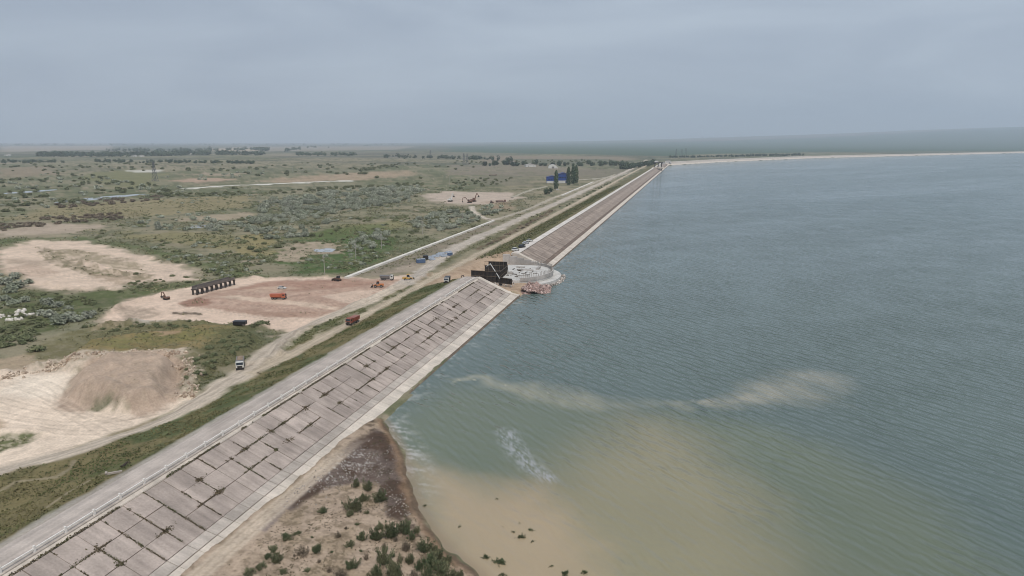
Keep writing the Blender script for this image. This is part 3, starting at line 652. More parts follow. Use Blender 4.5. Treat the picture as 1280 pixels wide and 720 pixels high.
# ================================================================== THE DAM
def concrete(name, col, streak=.14, rand=.10, sy=1.0, rough=.85):
    m, t, p = new_mat(name); p.inputs['Roughness'].default_value = rough
    rgb = nd(t, 'ShaderNodeRGB'); rgb.outputs[0].default_value = (*[float(c) for c in col], 1)
    g = nd(t, 'ShaderNodeNewGeometry')
    s, _ = vary(t, rgb.outputs[0], .25, .17, g.outputs['Position'], 6)
    s, _ = vary(t, s, 3.0, .10, g.outputs['Position'], 4)
    mpn = nd(t, 'ShaderNodeMapping'); mpn.inputs['Scale'].default_value = (.08, sy, .08); t.links.new(g.outputs['Position'], mpn.inputs[0])
    s, _ = vary(t, s, 1.0, streak, mpn.outputs[0], 5)
    if rand:
        oi = nd(t, 'ShaderNodeObjectInfo'); r = nd(t, 'ShaderNodeMapRange'); r.inputs[3].default_value = 1 - rand; r.inputs[4].default_value = 1 + rand
        t.links.new(oi.outputs['Random'], r.inputs[0]); v = nd(t, 'ShaderNodeVectorMath', operation='SCALE')
        t.links.new(s, v.inputs[0]); t.links.new(r.outputs[0], v.inputs['Scale']); s = v.outputs[0]
    t.links.new(s, p.inputs['Base Color']); bumpy(t, p, g.outputs['Position'], [(1.2, .03), (6, .01)])
    return m
M_SLAB = concrete('weathered_slab_concrete', C(175, 161, 151), .17, .14)
M_SLABF = concrete('brown_slab_concrete', C(158, 143, 131), .26, .12, .55)
M_TOE = concrete('grey_toe_concrete', C(186, 175, 164), .14, .10)
M_PALE = concrete('pale_concrete', C(212, 200, 186), .10, .06)
M_WHITE = concrete('white_concrete', C(222, 214, 205), .08, .05)
M_JOINT = simple('dark_joint_soil', C(122, 108, 94), .95, noise=.35, scale=.5)
M_CREST = concrete('crest_gravel', C(188, 176, 166), .16, 0, .03)
for n_ in M_CREST.node_tree.nodes:
    if n_.type == 'MAPPING': n_.inputs['Scale'].default_value = (1.3, .02, 1)
M_WET = concrete('wet_stained_concrete', C(112, 98, 84), .2, 0)
M_DKTOE = concrete('shade_toned_toe', C(124, 108, 96), .2, .1)  # toe concrete coloured dark to draw the shadow line at the step
M_PAINT = simple('white_painted_concrete', C(240, 234, 226), .6, noise=.12, scale=2)

XS0, ZS0, XS1, ZS1 = -83.2, 6.55, -72.0, 1.6        # top and bottom of the slab slope
SL = math.hypot(XS1 - XS0, ZS1 - ZS0); SA = math.atan2(ZS0 - ZS1, XS1 - XS0)
PROFILE = [(-85.0, -2), (-85.0, 6.8), (-84.0, 6.7), (XS0, ZS0), (XS1, ZS1), (-69.9, 1.05), (-66.9, .25), (-66.2, -1.6)]
def slab_mesh(name, w, l, t=.16):
    mb = MB(); b = .03
    mb.hexa([(0, 0, -t), (l, 0, -t), (l, w, -t), (0, w, -t), (b, b, 0), (l - b, b, 0), (l - b, w - b, 0), (b, w - b, 0)])
    return mb.mesh(name)
def face(dam, y0, y1, step, ncol, mslab, mtoe, mpale, seed):
    rnd = random.Random(seed); rows = 3; rl = SL / rows; gap = .07
    ms = [slab_mesh('slab', step - gap, rl - gap) for _ in range(1)]; ms[0].materials.append(mslab); ml = slab_mesh('slab', step - gap, rl * 2 - gap); ml.materials.append(mslab)
    mt = slab_mesh('toe_slab', step - .05, math.hypot(2.0, .55) - .04); mt.materials.append(mtoe)
    mp_ = slab_mesh('berm_slab', step - .04, math.hypot(3.0, .8) - .02); mp_.materials.append(mpale)
    for i in range(ncol):
        yy = y0 + i * step
        long_at = rnd.choice((0, 0, 1)) if rnd.random() < .3 else -1
        for k in range(rows):
            if k == long_at + 1 and long_at >= 0: continue
            o = bpy.data.objects.new('slab', ml if k == long_at else ms[0]); COL.objects.link(o); o.parent = dam
            d = k * rl + gap / 2
            o.location = (XS0 + math.cos(SA) * d + .05 + rnd.uniform(-.01, .01), yy + gap / 2 + rnd.uniform(-.02, .02), ZS0 - math.sin(SA) * d + .10 + rnd.uniform(-.03, .03))
            o.rotation_euler = (rnd.uniform(-.006, .006), SA + rnd.uniform(-.006, .006), rnd.uniform(-.003, .003))
        o = bpy.data.objects.new('toe_slab', mt); COL.objects.link(o); o.parent = dam
        o.location = (XS1 + .05, yy + .025, ZS1 + .08 + rnd.uniform(-.015, .015)); o.rotation_euler = (0, math.atan2(.55, 2.0), 0)
        o = bpy.data.objects.new('berm_slab', mp_); COL.objects.link(o); o.parent = dam
        o.location = (-69.85, yy + .02, 1.15 + rnd.uniform(-.015, .015)); o.rotation_euler = (0, math.atan2(.8, 3.0), rnd.uniform(-.002, .002))
# --- near half
STEP = 4.2
DAM = empty('dam', (-76, 100, 0)); 
tag(DAM, 'near half of the dam with weathered grey concrete slabs and weeds in the joints', 'dam')
def sub(o, dam=None):                              # keep world position under the parent empty
    o.parent = dam; o.matrix_parent_inverse = Matrix.Translation(-dam.location); return o
class _P: pass
def dam_part(dam, name, mb, mat): return sub(mb.build(name, mat), dam)
DAM.location = (0, 0, 0)
dam_part(DAM, 'embankment_core', MB().prof(PROFILE, -160, Y_CUT0 - .4), M_JOINT)
NC = 58; YS0 = Y_CUT0 - 3.2 - NC * STEP
face(DAM, YS0, 0, STEP, NC, M_SLAB, M_TOE, M_PALE, 3)
dam_part(DAM, 'ledge', MB().prof([(-84.04, 6.5), (-84.04, 6.92), (-83.35, 6.75), (-83.25, 6.5), (-83.25, 6.0)], -160, Y_CUT0 - 3.3), M_PALE)
dam_part(DAM, 'kerb', MB().box(-85.25, -84.05, -160, Y_CUT0 - .5, 6.4, 7.10), M_TOE)
eb = [(-84.0, 6.0), (-84.0, 7.12), (XS0, ZS0 + .22), (XS1, ZS1 + .22), (-69.9, 1.35), (-66.7, .45), (-66.7, -1)]
dam_part(DAM, 'end_beam', MB().prof(eb, Y_CUT0 - 3.15, Y_CUT0), M_PALE)
dam_part(DAM, 'wet_toe', MB().prof([(-66.85, -1.5), (-66.85, .24), (-66.0, -.08), (-65.9, -1.5)], 128, Y_CUT0 - .6), M_WET)
# weeds growing in the joints
def quads(P, Nrm, s, rnd):
    """small leaf quads at P facing about Nrm"""
    n = len(P); a = rnd.normal(size=(n, 3)); a -= (a * Nrm).sum(1)[:, None] * Nrm; a /= np.linalg.norm(a, axis=1)[:, None]
    b = np.cross(Nrm, a); s = np.asarray(s).reshape(-1, 1) * np.ones((n, 1)); asp = rnd.uniform(.4, .8, (n, 1))
    V = np.stack([P - a * s - b * s * asp * .4, P + a * s * .2 - b * s * asp, P + a * s, P - a * s * .1 + b * s * asp], 1).reshape(-1, 3)
    return V, np.arange(4 * n).reshape(-1, 4)
def unit(a): return a / np.linalg.norm(a, axis=-1, keepdims=True)
def leaf_mat(name, col, hue=None, rand=.18, noise=.35, sc=.5, isl=(.8, 1.2)):
    m, t, p = new_mat(name); p.inputs['Roughness'].default_value = .8; p.inputs['Specular IOR Level'].default_value = .12
    rgb = nd(t, 'ShaderNodeRGB'); rgb.outputs[0].default_value = (*[float(c) for c in col], 1); g = nd(t, 'ShaderNodeNewGeometry'); src = rgb.outputs[0]
    if hue is not None:
        n = nd(t, 'ShaderNodeTexNoise'); n.inputs['Scale'].default_value = sc * .5; n.inputs['Detail'].default_value = 4; t.links.new(g.outputs['Position'], n.inputs['Vector'])
        r = nd(t, 'ShaderNodeMapRange'); r.inputs[1].default_value = .42; r.inputs[2].default_value = .62; t.links.new(n.outputs[0], r.inputs[0])
        mxn = nd(t, 'ShaderNodeMix', data_type='RGBA'); t.links.new(r.outputs[0], mxn.inputs[0]); t.links.new(src, mxn.inputs['A']); mxn.inputs['B'].default_value = (*[float(c) for c in hue], 1); src = mxn.outputs['Result']
    src, _ = vary(t, src, sc * 3, noise, g.outputs['Position'], 3)
    ri = nd(t, 'ShaderNodeMapRange'); ri.inputs[3].default_value = isl[0]; ri.inputs[4].default_value = isl[1]; t.links.new(g.outputs['Random Per Island'], ri.inputs[0])
    v = nd(t, 'ShaderNodeVectorMath', operation='SCALE'); t.links.new(src, v.inputs[0]); t.links.new(ri.outputs[0], v.inputs['Scale']); src = v.outputs[0]
    oi = nd(t, 'ShaderNodeObjectInfo'); r = nd(t, 'ShaderNodeMapRange'); r.inputs[3].default_value = 1 - rand; r.inputs[4].default_value = 1 + rand; t.links.new(oi.outputs['Random'], r.inputs[0])
    v = nd(t, 'ShaderNodeVectorMath', operation='SCALE'); t.links.new(src, v.inputs[0]); t.links.new(r.outputs[0], v.inputs['Scale'])
    t.links.new(v.outputs[0], p.inputs['Base Color']); return m
M_WEED = leaf_mat('dry_weeds', C(108, 96, 78), C(94, 92, 66), sc=.6)
rw = np.random.default_rng(11)
def slope_pt(d, y): return np.stack([XS0 + math.cos(SA) * d, y, ZS0 - math.sin(SA) * d + .13], -1)
pts = []; sz = []
rl = SL / 3
def joint_pts(d, yv, n, wid, k):
    pts.append(slope_pt(d + rw.normal(0, wid, n) * k, yv + rw.normal(0, wid, n))); sz.append(rw.uniform(.07, .2, n))
def patchy(d, y, thr, sd_):                        # weeds only where the joint is wide enough
    k = fbm(y, d * 3.1, 4.5, 3, sd_) + rw.normal(0, .03, len(y)) > thr; return k
for i in range(NC + 1):                            # joints that run down the slope
    yy = YS0 + i * STEP
    if yy < 45: continue
    n = 420; d = rw.uniform(0, SL, n); d = d[fbm(d + i * 37.0, d * 0, 3.2, 3, 301) + .25 * (vn(np.array([i * .21]), np.array([.5]), 309)[0] - .5) > .55]
    wd_ = .04 + .24 * np.clip(fbm(d * 1.7 + i * 11.0, d * 0 + 4, 1.1, 2, 306) - .35, 0, 1); pts.append(slope_pt(d, yy + rw.normal(0, 1, len(d)) * wd_)); sz.append(rw.uniform(.05, .16, len(d)))
for k in (1, 2):                                   # joints along the slope
    n = 9000; y_ = rw.uniform(45, Y_CUT0 - 4, n); y_ = y_[fbm(y_ + k * 1000.0, y_ * 0, 6.0, 3, 302) > (.56, .52)[k - 1]]
    wd_ = .04 + .38 * np.clip(fbm(y_ * 1.3, y_ * 0 + k, 1.3, 2, 307) - .38, 0, 1); pts.append(slope_pt(k * rl + rw.normal(0, 1, len(y_)) * wd_, y_)); sz.append(rw.uniform(.05, .16, len(y_)))
    for i in range(NC):                            # big tufts where two joints meet
        if rw.random() < .42:
            n = int(rw.uniform(50, 240)); e_ = rw.uniform(.15, .4); f_ = rw.uniform(.2, .9)
            pts.append(slope_pt(k * rl + rw.normal(0, e_, n), YS0 + i * STEP + rw.normal(0, f_, n) * (rw.random(n) < .6))); sz.append(rw.uniform(.07, .2, n))
yy = rw.uniform(45, Y_CUT0 - 4, 9000); yy = yy[fbm(yy, yy * 0, 7, 3, 303) > .45]      # top edge of the slabs
pts.append(slope_pt(rw.normal(-.1, .1, len(yy)), yy)); sz.append(rw.uniform(.07, .18, len(yy)))
P = np.concatenate(pts); s_ = np.concatenate(sz); P[:, 2] += rw.uniform(-.02, .12, len(P))
V, Fq = quads(P, unit(rw.normal(size=(len(P), 3)) * .7 + np.array([.3, 0, 1.0])), s_, rw)
o = link('joint_weeds', np_mesh('joint_weeds', V, Fq), M_WEED); tag(sub(o, DAM), kind='stuff')

# --- crest road beside it
n = 900; yy = np.linspace(-160, Y_CUT0 - .5, n); xs = np.array([-90.9, -90.0, -88.4, -86.8, -85.2])
X = np.repeat(xs[None], n, 0); X[:, 0] += 2.6 * (fbm(yy, yy * 0, 9, 4, 310, .7) - .5); X[:, 1] += .8 * (fbm(yy, yy * 0, 3, 3, 311) - .5); Y = np.repeat(yy[:, None], 5, 1); Z = np.tile(np.array([6.72, 6.93, 7.0, 7.0, 6.95]), (n, 1))
I, J = np.meshgrid(np.arange(4), np.arange(n - 1)); I = I.ravel(); J = J.ravel()
tag(link('crest_road', np_mesh('crest_road', np.stack([X.ravel(), Y.ravel(), Z.ravel()], 1), np.stack([J * 5 + I, J * 5 + I + 1, (J + 1) * 5 + I + 1, (J + 1) * 5 + I], 1), True), M_CREST), kind='structure')

# --- guard rail
GRL = empty('guardrail', (0, 0, 0)); tag(GRL, 'long white concrete post and rail barrier along the crest road', 'guardrail')
pm = MB().taper(-.17, .17, -.16, .16, -.05, .95, .03, .03, .03).mesh('post'); pm.materials.append(M_PAINT)
rm = MB().box(-.09, .09, .14, 4.76, -.11, .11).mesh('rail'); rm.materials.append(M_PAINT)
i = 0; yy = YS0 + 1.0
while yy < Y_CUT0 - 6:
    o = bpy.data.objects.new('post', pm); COL.objects.link(o); o.parent = GRL; o.location = (X_RAIL, yy, 7.10); o.rotation_euler = (random.uniform(-.03, .03), random.uniform(-.04, .04), 0)
    if i not in (33, 41):
        o = bpy.data.objects.new('rail', rm); COL.objects.link(o); o.parent = GRL; o.location = (X_RAIL, yy, 7.66); o.rotation_euler = (random.uniform(-.012, .012), 0, random.uniform(-.004, .004))
    yy += 4.9; i += 1

# --- far half
DAMF = empty('dam', (0, 0, 0)); tag(DAMF, 'far half of the dam with brownish slab face running towards the gate tower', 'dam')
PF = [(-87.0, -2), (-87.0, 6.8), (-83.3, 6.8), (XS0, ZS0), (XS1, ZS1), (-69.9, 1.05), (-66.9, .25), (-66.2, -1.6)]
dam_part(DAMF, 'embankment_core', MB().prof(PF, Y_CUT1 + .3, Y_END), M_JOINT)
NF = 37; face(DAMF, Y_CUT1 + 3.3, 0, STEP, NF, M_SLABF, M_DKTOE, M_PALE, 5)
yf = Y_CUT1 + 3.3 + NF * STEP
def strip(x0, z0, x1, z1, t=.12): return [(x0, z0 - .3), (x0, z0 + t), (x1, z1 + t), (x1, z1 - .3)]
for k in range(3):
    a, b = k * rl + .05, (k + 1) * rl - .05
    dam_part(DAMF, 'slab_band', MB().prof(strip(XS0 + math.cos(SA) * a, ZS0 - math.sin(SA) * a, XS0 + math.cos(SA) * b, ZS0 - math.sin(SA) * b), yf, Y_END - 5), M_SLABF)
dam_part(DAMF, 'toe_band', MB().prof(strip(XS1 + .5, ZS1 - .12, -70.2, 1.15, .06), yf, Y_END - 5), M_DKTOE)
dam_part(DAMF, 'berm_band', MB().prof(strip(-69.9, 1.05, -66.95, .27), yf, Y_END - 5), M_PALE)
dam_part(DAMF, 'crest_band', MB().prof([(-87.1, 6.2), (-87.1, 7.02), (-83.4, 7.02), (-83.15, 6.2)], Y_CUT1 + .1, Y_END), M_WHITE)
eb = [(-86.4, 5.5), (-86.4, 7.16), (-83.2, 6.95), (XS0 + .3, ZS0 + .15), (XS1, ZS1 + .26), (-70.1, 1.38), (-70.1, .6)]
dam_part(DAMF, 'end_beam', MB().prof(eb, Y_CUT1, Y_CUT1 + 3.2), M_PALE)
dam_part(DAMF, 'wet_toe', MB().prof([(-66.85, -1.5), (-66.85, .24), (-66.1, -.08), (-66.0, -1.5)], Y_CUT1 + .6, Y_END), M_WET)

# --- the wing that closes the reservoir far away
def sweep(P, prof):
    P = resample(P, 60.0); T = np.gradient(P, axis=0); T /= np.linalg.norm(T, axis=1)[:, None]; N = np.stack([T[:, 1], -T[:, 0]], 1)
    k = len(prof); V = []
    for q, nn in zip(P, N): V += [(q[0] + nn[0] * a, q[1] + nn[1] * a, b) for a, b in prof]
    Fq = []
    for j in range(len(P) - 1): Fq += [(j * k + i, (j + 1) * k + i, (j + 1) * k + (i + 1) % k, j * k + (i + 1) % k) for i in range(k)]
    Fq += [tuple(range(k)), tuple(range((len(P) - 1) * k + k - 1, (len(P) - 1) * k - 1, -1))]
    return MB().add(V, Fq)
W = empty('dam', (0, 0, 0)); tag(W, 'low pale dam wing closing the reservoir along the far right shore', 'dam')
sub(sweep(FARDAM, [(-30, -1), (-8, 6.6), (4, 6.6), (22, -2)]).build('embankment_core', simple('grassy_bank', C(150, 140, 122), .95)), W)
sub(sweep(FARDAM, [(-6, 6), (-6, 7.6), (4.2, 7.6), (4.2, 6)]).build('crest_band', M_WHITE), W)
sub(sweep(FARDAM, [(5, 6.0), (5, 6.35), (13, 2.9), (13, 2)]).build('slab_band', M_TOE), W)
sub(sweep(FARDAM, [(13.2, 2.4), (13.2, 2.95), (20, .2), (20, -1)]).build('berm_band', M_PALE), W)
# ================================================================== INTAKE WORKS IN THE CUT
M_NEWC = concrete('fresh_grey_concrete', C(184, 178, 172), .14, .05, .6)
M_NEWW = concrete('fresh_white_concrete', C(206, 202, 196), .10, .05, .6)
M_FORM = simple('dark_formwork_steel', C(50, 46, 44), .75, noise=.3, scale=.8, rand=.25)
M_FORMR = simple('rusty_formwork_rib', C(70, 60, 52), .8, noise=.2)
M_REBAR = simple('grey_rebar', C(150, 142, 134), .7, noise=.1)
M_STEELG = simple('pale_grey_steel', C(190, 188, 184), .5, noise=.1)
def arc(cx, cy, rx, ry, a0, a1, n): return [(cx + rx * math.cos(R(a0 + (a1 - a0) * i / n)), cy + ry * math.sin(R(a0 + (a1 - a0) * i / n))) for i in range(n + 1)]
def prism(pts, z0, z1, mb=None):
    mb = mb or MB(); n = len(pts); V = [(a, b, z0) for a, b in pts] + [(a, b, z1) for a, b in pts]
    return mb.add(V, [tuple(range(n - 1, -1, -1)), tuple(range(n, 2 * n))] + [(i, (i + 1) % n, (i + 1) % n + n, i + n) for i in range(n)])
def ring(cx, cy, rx, ry, t, a0, a1, z0, z1, n=40):
    o_ = arc(cx, cy, rx, ry, a0, a1, n); i_ = arc(cx, cy, rx - t, ry - t, a0, a1, n); mb = MB()
    for k in range(n):
        a, b, c_, d = o_[k], o_[k + 1], i_[k + 1], i_[k]
        mb.hexa([(*d, z0), (*a, z0), (*b, z0), (*c_, z0), (*d, z1), (*a, z1), (*b, z1), (*c_, z1)])
    return mb
CX, CY = -74.5, 301.0
IP = empty('intake_platform', (0, 0, 0)); tag(IP, 'round pale concrete intake platform under construction at the gap in the dam', 'platform')
slab = [(-86, 283)] + arc(CX, CY, 14.0, 19.5, -100, 75, 40) + [(-86, 318)]
prism(slab, -2, 3.0).build('deck', M_NEWW, IP)
ring(CX, CY, 14.2, 19.7, .5, -75, 80, 2.5, 4.1).build('parapet', M_NEWC, IP)
ring(CX - .5, CY, 18.2, 23.5, 3.6, -62, 62, -2, 1.5).build('apron', M_NEWW, IP)
for (a, b, wx, wy, hh) in ((-80, 296, 5, 1.0, .7), (-74, 306, 7, 1.2, .5), (-69, 311, 1.2, 5, .9), (-78, 312, 4, 1.2, .6), (-72, 292, 6, .8, .4)):
    MB().box(a - wx / 2, a + wx / 2, b - wy / 2, b + wy / 2, 3.0, 3.0 + hh).build('upstand', M_NEWC, IP)
for k in range(46):                                  # starter bars round the rim
    a = R(-80 + 165 * k / 45); px_, py_ = CX + 13.6 * math.cos(a), CY + 19.1 * math.sin(a)
    MB().box(px_ - .09, px_ + .09, py_ - .09, py_ + .09, 3.6, 5.6 + .5 * math.sin(k * 2.1)).build('starter_bar', M_REBAR, IP)
rc_ = random.Random(12)
for k in range(34):                                  # boards, bundles and shutters lying on the deck
    a_ = R(rc_.uniform(-170, 170)); q_ = rc_.uniform(.1, .85); px_, py_ = CX - 2 + 11 * q_ * math.cos(a_), CY + 15 * q_ * math.sin(a_)
    l_, w_, h_ = rc_.uniform(.6, 2.4), rc_.uniform(.2, .6), rc_.uniform(.1, .4)
    t = empty('timber_stack', (px_, py_, 3.0), rc_.uniform(0, 3)); tag(t, 'loose boards on the round platform deck', 'timber', 'building material on the platform')
    mm = rc_.choice((M_FORM, M_REBAR, M_FORMR, M_NEWC))
    for j in range(2): MB().box(-l_ / 2, l_ / 2, (j - 1) * w_ / 2 + .02, j * w_ / 2 - .02, 0, h_ * (1 - .2 * j)).build('board', mm, t)
# abutment wall faces
for (y0, y1, nm) in ((323.2, 324.4, 'far'),):
    AW = empty('abutment_wall', (-74, 324, 0)); tag(AW, 'pale grey concrete wing wall behind the round platform', 'wall')
    for k in range(6):
        MB().box(-90 + k * 3.6, -86.45 + k * 3.6, y0 - 324, y1 - 324, 1, 7.1 - .75 * k).build('wall_panel', M_NEWC, AW)
    for o in AW.children: o.location.x = 74
# formwork walls: rows of panels with ribs
M_WALE = simple('worn_timber_waler', C(112, 98, 84), .85, noise=.2)
def formwork(p0, p1, z0, h, npan, nrow, label):
    a = Vector((*p0, z0)); b = Vector((*p1, z0)); d = b - a; rz = math.atan2(d.y, d.x); ln = d.length
    t = empty('formwork_wall', a, rz); tag(t, label, 'formwork', 'dark formwork walls beside the intake platform')
    w_ = ln / npan; hh = h / nrow
    for i in range(npan):
        for j in range(nrow):
            if j == nrow - 1 and i in (0,) and nrow > 2: continue
            mb = MB().box(i * w_ + .03, (i + 1) * w_ - .03, -.08, .08, j * hh + .03, (j + 1) * hh - .03)
            o = mb.build('panel', M_FORM, t)
            rb = MB()
            for q in (.12, .5, .88): rb.box((i + q) * w_ - .06, (i + q) * w_ + .06, -.26, -.085, j * hh + .05, (j + 1) * hh - .05)
            rb.build('rib', M_FORMR, o)
    for j in range(nrow + 1): MB().box(-.1, ln + .1, -.36, -.27, min(j * hh + .06, h - .16), min(j * hh + .22, h)).build('waler', M_WALE, t)
    for i in range(0, npan + 1, 2): MB().bar((i * w_, .15, h * .8), (i * w_, h * .5, .1), .14, .14).build('brace', M_FORMR, t)
    return t
formwork(G(589, 351, 2), G(624, 353, 2), 2, 4.8, 7, 2, 'lower dark formwork wall left of the platform, nearest the crest road')
formwork(G(606, 343, 2), G(634, 344, 2), 2, 6.3, 6, 3, 'taller stepped dark formwork wall behind the lower one, beside the parked cars')
formwork(G(624, 353, 2), G(634, 344, 2), 2, 4.6, 5, 2, 'dark formwork wall turning the corner towards the round platform')
formwork(G(625, 354, 3), G(640, 356, 3), 3, 2.6, 4, 1, 'short dark formwork panel row at the front edge of the platform')
PB = empty('concrete_pump_pipe', (*G(626, 352, 2), 2)); tag(PB, 'long pale pump pipe leaning over the dark formwork', 'pump pipe')
q0 = Vector((*G(626, 350, 4), 4)) - PB.location; q1 = Vector((*G(613, 349, 2), 9.0)) - PB.location; q2 = q1 + Vector((-1.6, -.6, -1.2))
MB().tube(q0, q1, .22, .2, 8).build('boom', M_STEELG, PB); MB().tube(q1, q2, .17, .15, 8).build('end_hose', M_STEELG, PB); MB().box(q0.x - .6, q0.x + .6, q0.y - .6, q0.y + .6, 0, q0.z).build('pedestal', M_FORM, PB)
# rubble bank at the toe of the near half
rs = np.random.default_rng(21)
def stones(n, xy, zf, s0, s1, seed):
    rg = np.random.default_rng(seed); bm = bmesh.new(); bmesh.ops.create_icosphere(bm, subdivisions=1, radius=1); B = np.array([v.co[:] for v in bm.verts]); FB = np.array([[v.index for v in f.verts] for f in bm.faces]); bm.free()
    V = []; Fq = []
    for i in range(n):
        px_, py_ = xy(rg); s = rg.uniform(s0, s1); sh = B * (1 + rg.normal(0, .16, (len(B), 1))) * rg.uniform(.6, 1.15, 3) * s
        V.append(sh + [px_, py_, zf(px_, py_) + s * .25]); Fq.append(FB + i * len(B))
    return np_mesh('stones', np.concatenate(V), np.concatenate(Fq))
M_STONE = leaf_mat('red_brown_stone', C(176, 154, 146), C(138, 112, 104), sc=.9, noise=.4, isl=(.45, 1.35))
def rub_xy(rg):
    a = rg.uniform(0, 1); b = rg.uniform(0, 1); return (-67 + 12 * a * (1 - .25 * b), 269 + 14 * b + 3 * a)
rz_ = lambda a, b: 1.7 - 2.2 * max(0, (a + 67) / 12) + .5 * math.sin(a * 1.3) * math.sin(b * 1.1)
rb = link('rubble_bank', stones(900, rub_xy, rz_, .22, .75, 4), M_STONE); tag(rb, 'reddish rubble bank sloping into the water below the platform', 'rubble', kind='stuff')
mb = MB().hexa([(-71, 266.5, -2), (-54.5, 270, -2), (-57, 286, -2), (-71, 286, -2), (-71, 267, 1.0), (-67, 269, .9), (-67, 285, .9), (-71, 286, 1.0)]); RBK = mb.build('rubble_core', M_STONE, rb)

def gr_xy(rg):
    a_ = R(rg.uniform(-118, 30)); q_ = rg.uniform(.98, 1.28) if a_ < R(-40) else rg.uniform(1.12, 1.27); return (CX + 15.5 * q_ * math.cos(a_), CY + 21.0 * q_ * math.sin(a_))
tag(link('grey_rubble', stones(640, gr_xy, lambda a, b: 1.3 - .09 * max(0, a + 72), .18, .6, 8), leaf_mat('grey_stone', C(196, 188, 180), C(150, 140, 132), sc=.9, noise=.4, isl=(.5, 1.25))), 'pale grey rubble heaped round the front of the platform', 'rubble', kind='stuff')
# ================================================================== GATE TOWER FAR ALONG THE DAM
M_DK = simple('dark_steel', C(70, 66, 64), .6, noise=.15); M_LT = simple('light_grey_paint', C(205, 202, 198), .6, noise=.1)
gx, gy = G(822, 209.5, 7)
GT = empty('gate_tower', (gx, gy, 0)); tag(GT, 'dark gate tower on legs at the far end of the dam', 'gate tower')
for (a, b) in ((-6, -4), (-6, 4), (1, -4), (1, 4), (8, -4), (8, 4)): MB().box(a - .8, a + .8, b - .8, b + .8, 0, 17).build('leg', M_DK, GT)
MB().box(-8.5, 10.5, -5.5, 5.5, 17, 18.6).build('deck', M_DK, GT); MB().taper(-7, 1, -4, 4, 18.6, 21.5, .5, .5, .5).build('hoist_house', M_LT, GT)
MB().box(2.2, 6.8, -4.6, -4.2, 3, 14).build('gate', M_LT, GT); MB().box(-12, 16, -8, 8, 5.5, 7.6).build('pier', M_PALE, GT)
for i, (px_, py_, w_, d_, h_) in enumerate(((835, 203.5, 16, 9, 5.5), (829, 205, 8, 7, 4.5))):
    ax, ay = G(px_, py_, 6)
    t = empty('control_house', (ax, ay, 5.5)); tag(t, ('larger', 'smaller')[i] + ' white control house behind the dark gate tower', 'building', 'white houses by the gate tower')
    MB().box(-w_ / 2, w_ / 2, -d_ / 2, d_ / 2, 0, h_).build('wall', M_LT, t); MB().prof([(-w_ / 2 - .5, h_), (0, h_ + 2), (w_ / 2 + .5, h_)], -d_ / 2 - .4, d_ / 2 + .4).build('roof', simple('grey_roof', C(160, 155, 150)), t)
    for q in (-.25, .25): MB().box(w_ * q - .7, w_ * q + .7, -d_ / 2 - .05, -d_ / 2 - .01, 1.2, 2.8).build('window', M_DK, t)

# ================================================================== CANAL
M_CAN = concrete('canal_concrete', C(226, 220, 210), .08, .04, .3)
CAN = empty('canal_wall', (-153.5, 282, 0)); tag(CAN, 'straight white concrete canal wall running beside the thicket', 'canal wall')
c0 = np.array(G(433, 348, 1.2)); c1 = np.array(G(617, 276.5, 1.2)); CAN.location = (*c0, 0); CAN.rotation_euler = (0, 0, math.atan2(c1[1] - c0[1], c1[0] - c0[0])); cl = np.hypot(*(c1 - c0)); nn = 48
for k in range(nn):
    mb = MB(); a, b = k * cl / nn + .03, (k + 1) * cl / nn - .03
    mb.add([(a, -1.1, -.5), (a, -1.0, 2.0), (a, 1.0, 2.0), (a, 1.3, -.5), (b, -1.1, -.5), (b, -1.0, 2.0), (b, 1.0, 2.0), (b, 1.3, -.5)], [(0, 1, 2, 3), (4, 7, 6, 5), (0, 4, 5, 1), (1, 5, 6, 2), (2, 6, 7, 3), (3, 7, 4, 0)])
    o = mb.build('wall_segment', M_CAN, CAN); o.location.z = random.uniform(-.04, .04)
CA2 = empty('canal_wall', (0, 0, 0)); tag(CA2, 'thin white canal wall continuing towards the blue building', 'canal wall')
d0 = np.array(G(702, 245, 1.2)); d1 = np.array(G(741, 228, 1.2)); CA2.location = (*d0, 0); CA2.rotation_euler = (0, 0, math.atan2(d1[1] - d0[1], d1[0] - d0[0])); cl = np.hypot(*(d1 - d0))
for k in range(16): MB().taper(k * cl / 16 + .05, (k + 1) * cl / 16 - .05, -1.1, 1.1, -.5, 2.2, 0, 0, .1).build('wall_segment', M_CAN, CA2)

# ================================================================== CONCRETE FLUME ON TRESTLES
M_FLU = simple('old_flume_concrete', C(120, 112, 106), .9, noise=.2, scale=.6); M_FLD = simple('dark_trestle', C(78, 72, 68), .9, noise=.2)
f0 = np.array(G(244, 369, 1)); f1 = np.array(G(290.5, 356.5, 1)); fl = np.hypot(*(f1 - f0))
FLU = empty('flume', (*f0, .6), math.atan2(f1[1] - f0[1], f1[0] - f0[0])); tag(FLU, 'dark concrete flume on a row of trestles at the edge of the yard', 'flume')
for k in range(9):
    a = k * fl / 8
    tr = MB().box(a - .28, a + .28, -1.3, -.8, 0, 2.5).box(a - .28, a + .28, .8, 1.3, 0, 2.5).box(a - .34, a + .34, -1.6, 1.6, 2.5, 2.95).build('trestle', M_FLD, FLU)
    if k < 8:
        b = fl / 8
        MB().box(a + .05, a + b - .05, -1.5, 1.5, 2.96, 3.15).box(a + .05, a + b - .05, -1.5, -1.25, 3.15, 4.1).box(a + .05, a + b - .05, 1.25, 1.5, 3.15, 4.1).build('trough', M_FLU, FLU)
